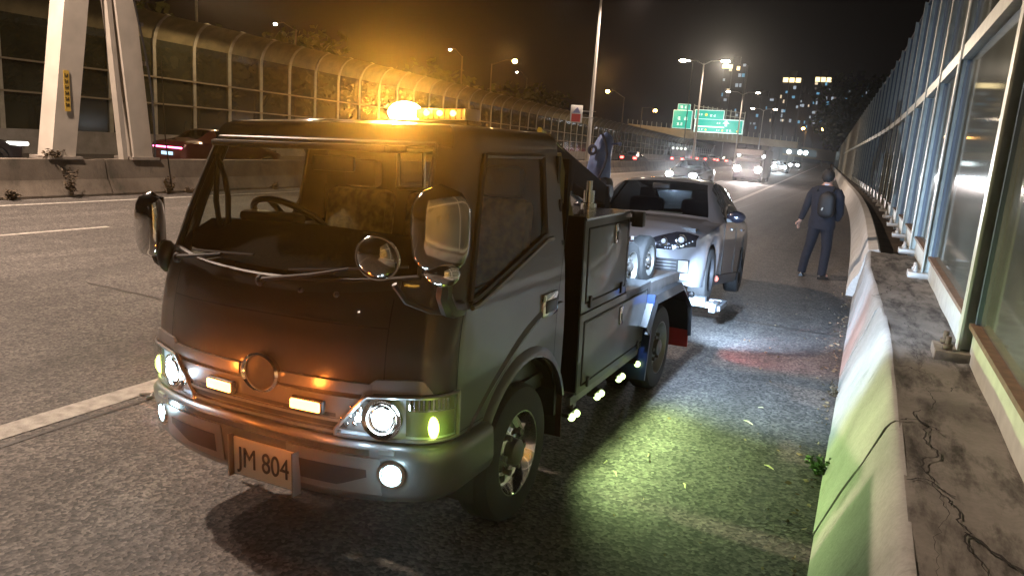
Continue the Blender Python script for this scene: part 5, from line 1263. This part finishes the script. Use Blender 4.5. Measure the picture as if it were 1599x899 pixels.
for px, py, y, lb_, kd in opp:
    P_ = img2w(px, py, y); c_ = make_car('departing_car', lb_, SEDAN, M_DKP, detail=False, wheels=False, glass=M_DGLASS, group='cars driving away beyond the median'); y1 = SEDAN[-1][0]
    for s in (1, -1):
        b = MB(); b.box((s*.66, y1-.06, .85), (.34, .12, .2), bev=.03); b.build('tail_light', E_TAIL, c_)
    b = MB()
    for s in (1, -1):
        for yy in (0, 2.7): b.lathe((s*.76, yy, .31), (s, 0, 0), [(.001, .1), (.2, .1), (.31, .09), (.31, -.1)], 16)
    b.build('wheels', M_RUB, c_)
    if kd:
        for k in range(4):
            b = MB(); b.ellipsoid((-.8+k*.53, y1-.6, 2.15), (.17, .08, .17), 8, 6); b.build('roof_lamp', emis('dull_white_lamp', (.9, .95, .85), 1.6), c_)
        b = MB(); b.box((0, y1-2.4, 1.25), (1.9, 3.6, 1.6), bev=.1); b.build('load_box', M_DKP, c_)
    place(c_, P_.x, y+2.9, pi)
    if P_.z > .9: c_.location.z = 0

# ------------------------------------------------------------------ the man in the dark suit
MX, MY = -.62, 12.77
MN = empty('person', (MX, MY, 0), radians(-14), label='man seen from behind in a dark navy suit with a black backpack', cat='person')
def skin_obj(name, pts, edges, radii, material, parent, sub=2):
    me = bpy.data.meshes.new(name); me.from_pydata(pts, edges, []); o = bpy.data.objects.new(name, me); COL.objects.link(o)
    md = o.modifiers.new('skin', 'SKIN'); md.use_smooth_shade = True
    for v, r_ in zip(me.skin_vertices[0].data, radii): v.radius = r_ if isinstance(r_, tuple) else (r_, r_)
    me.skin_vertices[0].data[0].use_root = True
    s_ = o.modifiers.new('sub', 'SUBSURF'); s_.levels = sub; s_.render_levels = sub
    bpy.context.view_layer.update(); m2 = bpy.data.meshes.new_from_object(o.evaluated_get(bpy.context.evaluated_depsgraph_get()))
    m2.materials.clear(); m2.materials.append(material)
    for p in m2.polygons: p.use_smooth = True
    bpy.data.objects.remove(o); o2 = bpy.data.objects.new(name, m2); m2.name = name; COL.objects.link(o2); o2.parent = parent; return o2
# local axes: +y is the way he faces (away from the camera), +x his right
FL, FR = (-.155, .02), (.115, -.02)
J_ = dict(pel=(0, 0, .93), wst=(0, .0, 1.08), chs=(.0, .0, 1.28), nb=(.0, .01, 1.44), nk=(-.0, .02, 1.52), hd=(-.01, .04, 1.60), ht=(-.01, .045, 1.68),
          ls=(-.185, 0, 1.40), le=(-.27, -.03, 1.13), lw=(-.345, .03, .92), lh=(-.365, .04, .86), rs=(.185, 0, 1.40), re=(.26, -.05, 1.13), rw=(.20, .10, .98), rh=(.16, .15, .96),
          lhp=(-.10, 0, .88), lk=(-.15, .05, .50), la=(-.205, .0, .09), lt=(-.225, .13, .04), rhp=(.10, 0, .88), rk=(.125, .02, .50), ra=(.135, -.06, .09), rt=(.19, .07, .04))
nm = list(J_); ix = {k: i for i, k in enumerate(nm)}
E2 = [('pel', 'wst'), ('wst', 'chs'), ('chs', 'nb'), ('nb', 'nk'), ('nk', 'hd'), ('hd', 'ht'), ('nb', 'ls'), ('ls', 'le'), ('le', 'lw'), ('lw', 'lh'), ('nb', 'rs'), ('rs', 're'), ('re', 'rw'), ('rw', 'rh'), ('pel', 'lhp'), ('lhp', 'lk'), ('lk', 'la'), ('la', 'lt'), ('pel', 'rhp'), ('rhp', 'rk'), ('rk', 'ra'), ('ra', 'rt')]
RAD = dict(pel=.12, wst=.12, chs=.13, nb=.07, nk=.052, hd=.088, ht=.078, ls=.062, le=.042, lw=.028, lh=.030, rs=.062, re=.042, rw=.028, rh=.03, lhp=.08, lk=.052, la=.036, lt=.03, rhp=.08, rk=.052, ra=.036, rt=.03)
M_SKIN = mat('skin', (.45, .25, .18), .55, var=.08); M_SUIT = mat('navy_suit_cloth', (.007, .008, .015), .9, var=.3, vscale=20, bump=.4, bscale=70); M_TRO = mat('navy_trouser_cloth', (.006, .007, .013), .9, var=.3, vscale=18, bump=.4, bscale=60)
body = skin_obj('body', [J_[k] for k in nm], [(ix[a], ix[b_]) for a, b_ in E2], [RAD[k] for k in nm], M_SKIN, MN)
# jacket: torso rings plus sleeves
b = MB(); tor = [(.80, .185, .125), (.86, .19, .13), (.95, .185, .13), (1.05, .172, .12), (1.18, .185, .128), (1.30, .205, .132), (1.38, .212, .122), (1.435, .198, .108), (1.465, .15, .092), (1.49, .085, .074)]
rr = random.Random(5)
b.ring([[(1.10*w_*abs(cos(a))**.8*(1 if cos(a) > 0 else -1)+.006*sin(7*a+z*30), d*sin(a)+.005*sin(5*a+z*40), z+(.02*sin(a*2) if z < .9 else 0)) for a in [2*pi*j/28 for j in range(28)]] for z, w_, d in tor])
b.tube([(-.165, 0, 1.405), (-.225, -.01, 1.32), (-.268, -.03, 1.14), (-.285, -.02, 1.08), (-.345, .03, .925)], [.072, .068, .058, .055, .046], 14); b.tube([(.165, 0, 1.405), (.225, -.01, 1.32), (.262, -.05, 1.14), (.268, -.035, 1.08), (.205, .09, .97)], [.072, .068, .058, .055, .046], 14)
b.build('jacket', M_SUIT, MN)
b = MB()
for s, kk in ((-1, ((-.085, 0, .90), (-.15, .05, .52), (-.185, .02, .30), (-.205, 0, .06))), (1, ((.085, 0, .90), (.125, .02, .52), (.13, -.02, .30), (.135, -.06, .06)))):
    b.tube(kk, [.108, .078, .070, .066], 16)
b.ring([[(w_*cos(a), d*sin(a), z) for a in [2*pi*j/20 for j in range(20)]] for z, w_, d in ((.80, .16, .115), (.88, .17, .12), (.96, .165, .115), (1.0, .15, .11))]); b.build('trousers', M_TRO, MN)
for x, y, s in ((-.205, 0, -1), (.135, -.06, 1)):
    b = MB(); a = radians(14*s); M3 = Matrix.Rotation(-a, 3, 'Z'); rings = []
    for t, hw, hh in ((-.07, .03, .05), (-.05, .042, .09), (0, .044, .10), (.07, .047, .075), (.14, .045, .06), (.19, .03, .045), (.205, .012, .02)):
        rings.append([Vector((x, y, 0))+M3@Vector((hw*cos(q), t, hh*max(0, sin(q))+.0)) for q in [2*pi*j/14 for j in range(14)]])
    b.ring(rings, True, True); b.build('shoe', mat('black_leather', (.012, .012, .012), .35), MN)
b = MB(); rings = []
for i in range(9):
    t = i/8; ph = pi*t*.80; rings.append([(-.01+.094*sin(ph+.02)*cos(a)*(1+.05*sin(9*a+i)), .035+.104*sin(ph+.02)*sin(a)-(.015), 1.630+.112*cos(ph)+.010*sin(5*a+i*2)+.006*sin(11*a)+(.055*max(0, sin(a)) if i > 5 else 0)) for a in [2*pi*j/26 for j in range(26)]])
b.ring(rings, True, True); b.build('hair', mat('black_hair', (.012, .010, .009), .6, bump=.8, bscale=120), MN)
b = MB()
for s in (-1, 1): b.ellipsoid((-.01+s*.092, .05, 1.60), (.012, .022, .03), 8, 6)
b.build('ears', M_SKIN, MN)
b = MB(); b.lathe((0, .01, 1.478), (0, 0, 1), [(.066, 0), (.064, .03), (.060, .034)], 20); b.build('shirt_collar', mat('shirt_pale', (.45, .5, .6), .7), MN)
# left hand, open, palm back, fingers loosely curled
hc = Vector((-.372, .045, .86)); b = MB(); b.ellipsoid(hc+Vector((.002, .0, .005)), (.018, .042, .05), 12, 8); b.tube([(-.348, .03, .925), (-.362, .04, .89), hc], [.028, .027, .025], 10)
for k, (dy, L_) in enumerate(((-.030, .065), (-.010, .078), (.012, .074), (.032, .058))):
    p0 = hc+Vector((0, dy, -.035)); p1 = p0+Vector((-.008, dy*.25, -L_*.5)); p2 = p1+Vector((.012, dy*.2, -L_*.42)); b.tube([p0, p1, p2], [.0105, .0095, .007], 8)
p0 = hc+Vector((-.004, -.036, .012)); b.tube([p0, p0+Vector((-.02, -.028, -.022)), p0+Vector((-.018, -.036, -.05))], [.013, .011, .008], 8); b.build('left_hand', M_SKIN, MN)
hc = Vector((.165, .14, .955)); b = MB(); b.ellipsoid(hc, (.04, .045, .022), 12, 8); b.tube([(.205, .09, .97), hc], [.028, .026], 10)
for k in range(4): p0 = hc+Vector((-.028, .03-.018*k, 0)); b.tube([p0, p0+Vector((-.035, .008, -.008)), p0+Vector((-.045, .0, -.035))], [.0105, .0095, .0075], 8)
p0 = hc+Vector((.0, .04, .0)); b.tube([p0, p0+Vector((-.02, .025, .01)), p0+Vector((-.045, .03, 0))], [.012, .011, .008], 8); b.build('right_hand', M_SKIN, MN)
bpk = MB(); rings = []
for i in range(13):
    t = i/12; z = .98+.42*t; k = (1-abs(2*t-1)**3.4)**.4 if 0 < t < 1 else .15
    rings.append([(.085+.135*k*abs(cos(a))**.75*(1 if cos(a) > 0 else -1)*(1-.12*t), -.175+.075*k*abs(sin(a))**.8*(1 if sin(a) > 0 else -1), z) for a in [2*pi*j/24 for j in range(24)]])
bpk.ring(rings, True, True); bo = bpk.build('backpack', mat('black_nylon', (.005, .005, .006), .6, bump=.5, bscale=90), MN)
b = MB()
for x in (-.10, .14): b.tube([(x, -.12, 1.40), (x*1.02, -.06, 1.46), (x*1.05, .04, 1.455), (x*1.1, .115, 1.36), (x*1.1, .12, 1.2), (x*1.2, .02, 1.06)], .016, 6)
b.build('strap', M_BLACK, bo)
b = MB(); b.box((.05, -.255, 1.13), (.022, .006, .05), Matrix.Rotation(.3, 3, 'Y'), bev=.002); b.build('reflective_tag', mat('pale_tag', (.35, .36, .35), .3), bo)

# ------------------------------------------------------------------ small things on the ground
def leafy(name, x, y, z, n, r, h, seed, label, mm, leaf=.03, group=None):
    rr = random.Random(seed); b = MB()
    for _ in range(n):
        a = rr.uniform(0, 6.28); e = Vector((cos(a)*r*rr.random(), sin(a)*r*rr.random(), h*rr.uniform(.2, 1))); b.tube([(e.x*.2, e.y*.2, 0), e*.6, e], [.003, .002, .001], 4, caps=False)
        for k in range(4):
            p = e*rr.uniform(.4, 1); u = Vector((rr.uniform(-1, 1), rr.uniform(-1, 1), rr.uniform(-.4, .6))).normalized()*leaf*rr.uniform(.6, 1.3); t_ = u.orthogonal().normalized()*leaf*.35
            b.add([p-u, p+t_, p+u, p-t_], [(0, 1, 2, 3)])
    o = b.build(name, mm, None, label=label, cat='plant', group=group); o.location = (x, y, z); return o
M_WEED = mat('weed_green', (.03, .08, .02), .7, col2=(.07, .12, .03), vscale=15); M_DRY = mat('dry_weed', (.045, .032, .018), .8, col2=(.08, .055, .03), vscale=12)
leafy('weed', -.03, 4.6, 0, 26, .09, .12, 3, 'small green weed at the barrier foot in the green light', M_WEED, .025)
leafy('weed', -.02, 6.3, 0, 18, .07, .09, 4, 'dry weed at the barrier foot in the bluish light', M_DRY, .02)
for i, (y, h) in enumerate(((9.95, .75), (12.35, .62), (8.75, .3), (15.9, .3), (13.0, .18))):
    leafy('dry_weed', -15.12, y, .0 if h < .7 else .05, 38, .20, h*.8, 20+i, ['tall dry weed clump under the first gantry leg foot', 'reddish dry weed clump at the median joint right of the gantry leg', 'low dry weed at the median foot near the left edge', 'dry weed at the median foot seen left of the cab', 'short dry weed at the median foot below the second leg'][i], M_DRY, .05)
leafy('dry_weed', -15.5, 9.85, .78, 40, .3, .22, 77, 'dry weed on the median top around the gantry foot', M_DRY, .05)
rr = random.Random(9); b = MB()
for k in range(300):
    y = rr.uniform(2.5, 12.5)
    if rr.random() < .72: x = -.03-abs(rr.gauss(0, .07)); s_ = rr.uniform(.008, .028)
    else: x = rr.uniform(-1.35, -.1); s_ = rr.uniform(.005, .018)
    a = rr.uniform(0, 6.28); el = rr.uniform(.15, .5); u = Vector((cos(a)*s_, sin(a)*s_, 0)); v = Vector((-sin(a)*s_*el, cos(a)*s_*el, rr.uniform(.002, .01)))
    c_ = Vector((x, y, .008)); b.add([c_-u, c_+v, c_+u, c_-v], [(0, 1, 2, 3)])
b.build('leaf_litter', mat('dead_leaves', (.07, .045, .025), .8, col2=(.22, .17, .10), vscale=30), None, kind='stuff')
for i, (px, py, L_, a, lb_) in enumerate(((960, 741, .07, 2.2, 'pale straw twig lying left on the green lit asphalt'), (1068, 760, .06, 2.0, 'pale twig in the middle of the green lit asphalt'), (1168, 661, .09, 2.5, 'pale twig on the bluish asphalt, the larger one'), (1200, 731, .07, 2.6, 'pale twig near the weed by the barrier'), (945, 723, .05, 1.5, 'short yellow leaf beside the leftmost twig'), (1188, 638, .04, .4, 'small white scrap on the bluish asphalt'), (1012, 712, .05, 1.7, 'yellow twig nearest the side lamps'))):
    d = _fw*F_PX+_R*(px-799.5)-_U*(py-449.5); t = -CAM_H/d.z; p = Vector((0, 0, CAM_H))+d*t
    b = MB(); e = Vector((cos(a), sin(a), .0))*L_/2; b.tube([-e, e*.2+Vector((.004, .006, .003)), e], [.003, .006, .002], 5); o = b.build('twig', mat('straw', (.45, .40, .25), .7), None, label=lb_, cat='twig'); o.location = (p.x, p.y, .01)
d = _fw*F_PX+_R*(228-799.5)-_U*(620-449.5); t = -CAM_H/d.z; p = Vector((0, 0, CAM_H))+d*t
b = MB(); b.tube([(-.06, 0, 0), (.02, .03, .012), (.05, 0, .005), (.04, -.03, 0)], .009, 5); o = b.build('scrap', mat('white_scrap', (.5, .48, .45), .6), None, label='white curled scrap on the asphalt left of the truck headlight', cat='litter'); o.location = (p.x, p.y, .01)
# ------------------------------------------------------------------ thin haze, added so that the lamps get halos
HAZE = 1
if HAZE:
    b = MB(); b.box((0, 150, 9), (400, 480, 22.5)); hz = b.build('haze', None, None, kind='stuff')
    m = bpy.data.materials.new('haze_air'); m.use_nodes = True; nt = m.node_tree; nt.nodes.clear()
    o = nt.nodes.new('ShaderNodeOutputMaterial'); v = nt.nodes.new('ShaderNodeVolumePrincipled')
    v.inputs['Color'].default_value = (.8, .8, .82, 1); v.inputs['Density'].default_value = .0003; v.inputs['Anisotropy'].default_value = .93
    nt.links.new(v.outputs[0], o.inputs['Volume']); hz.data.materials.append(m)
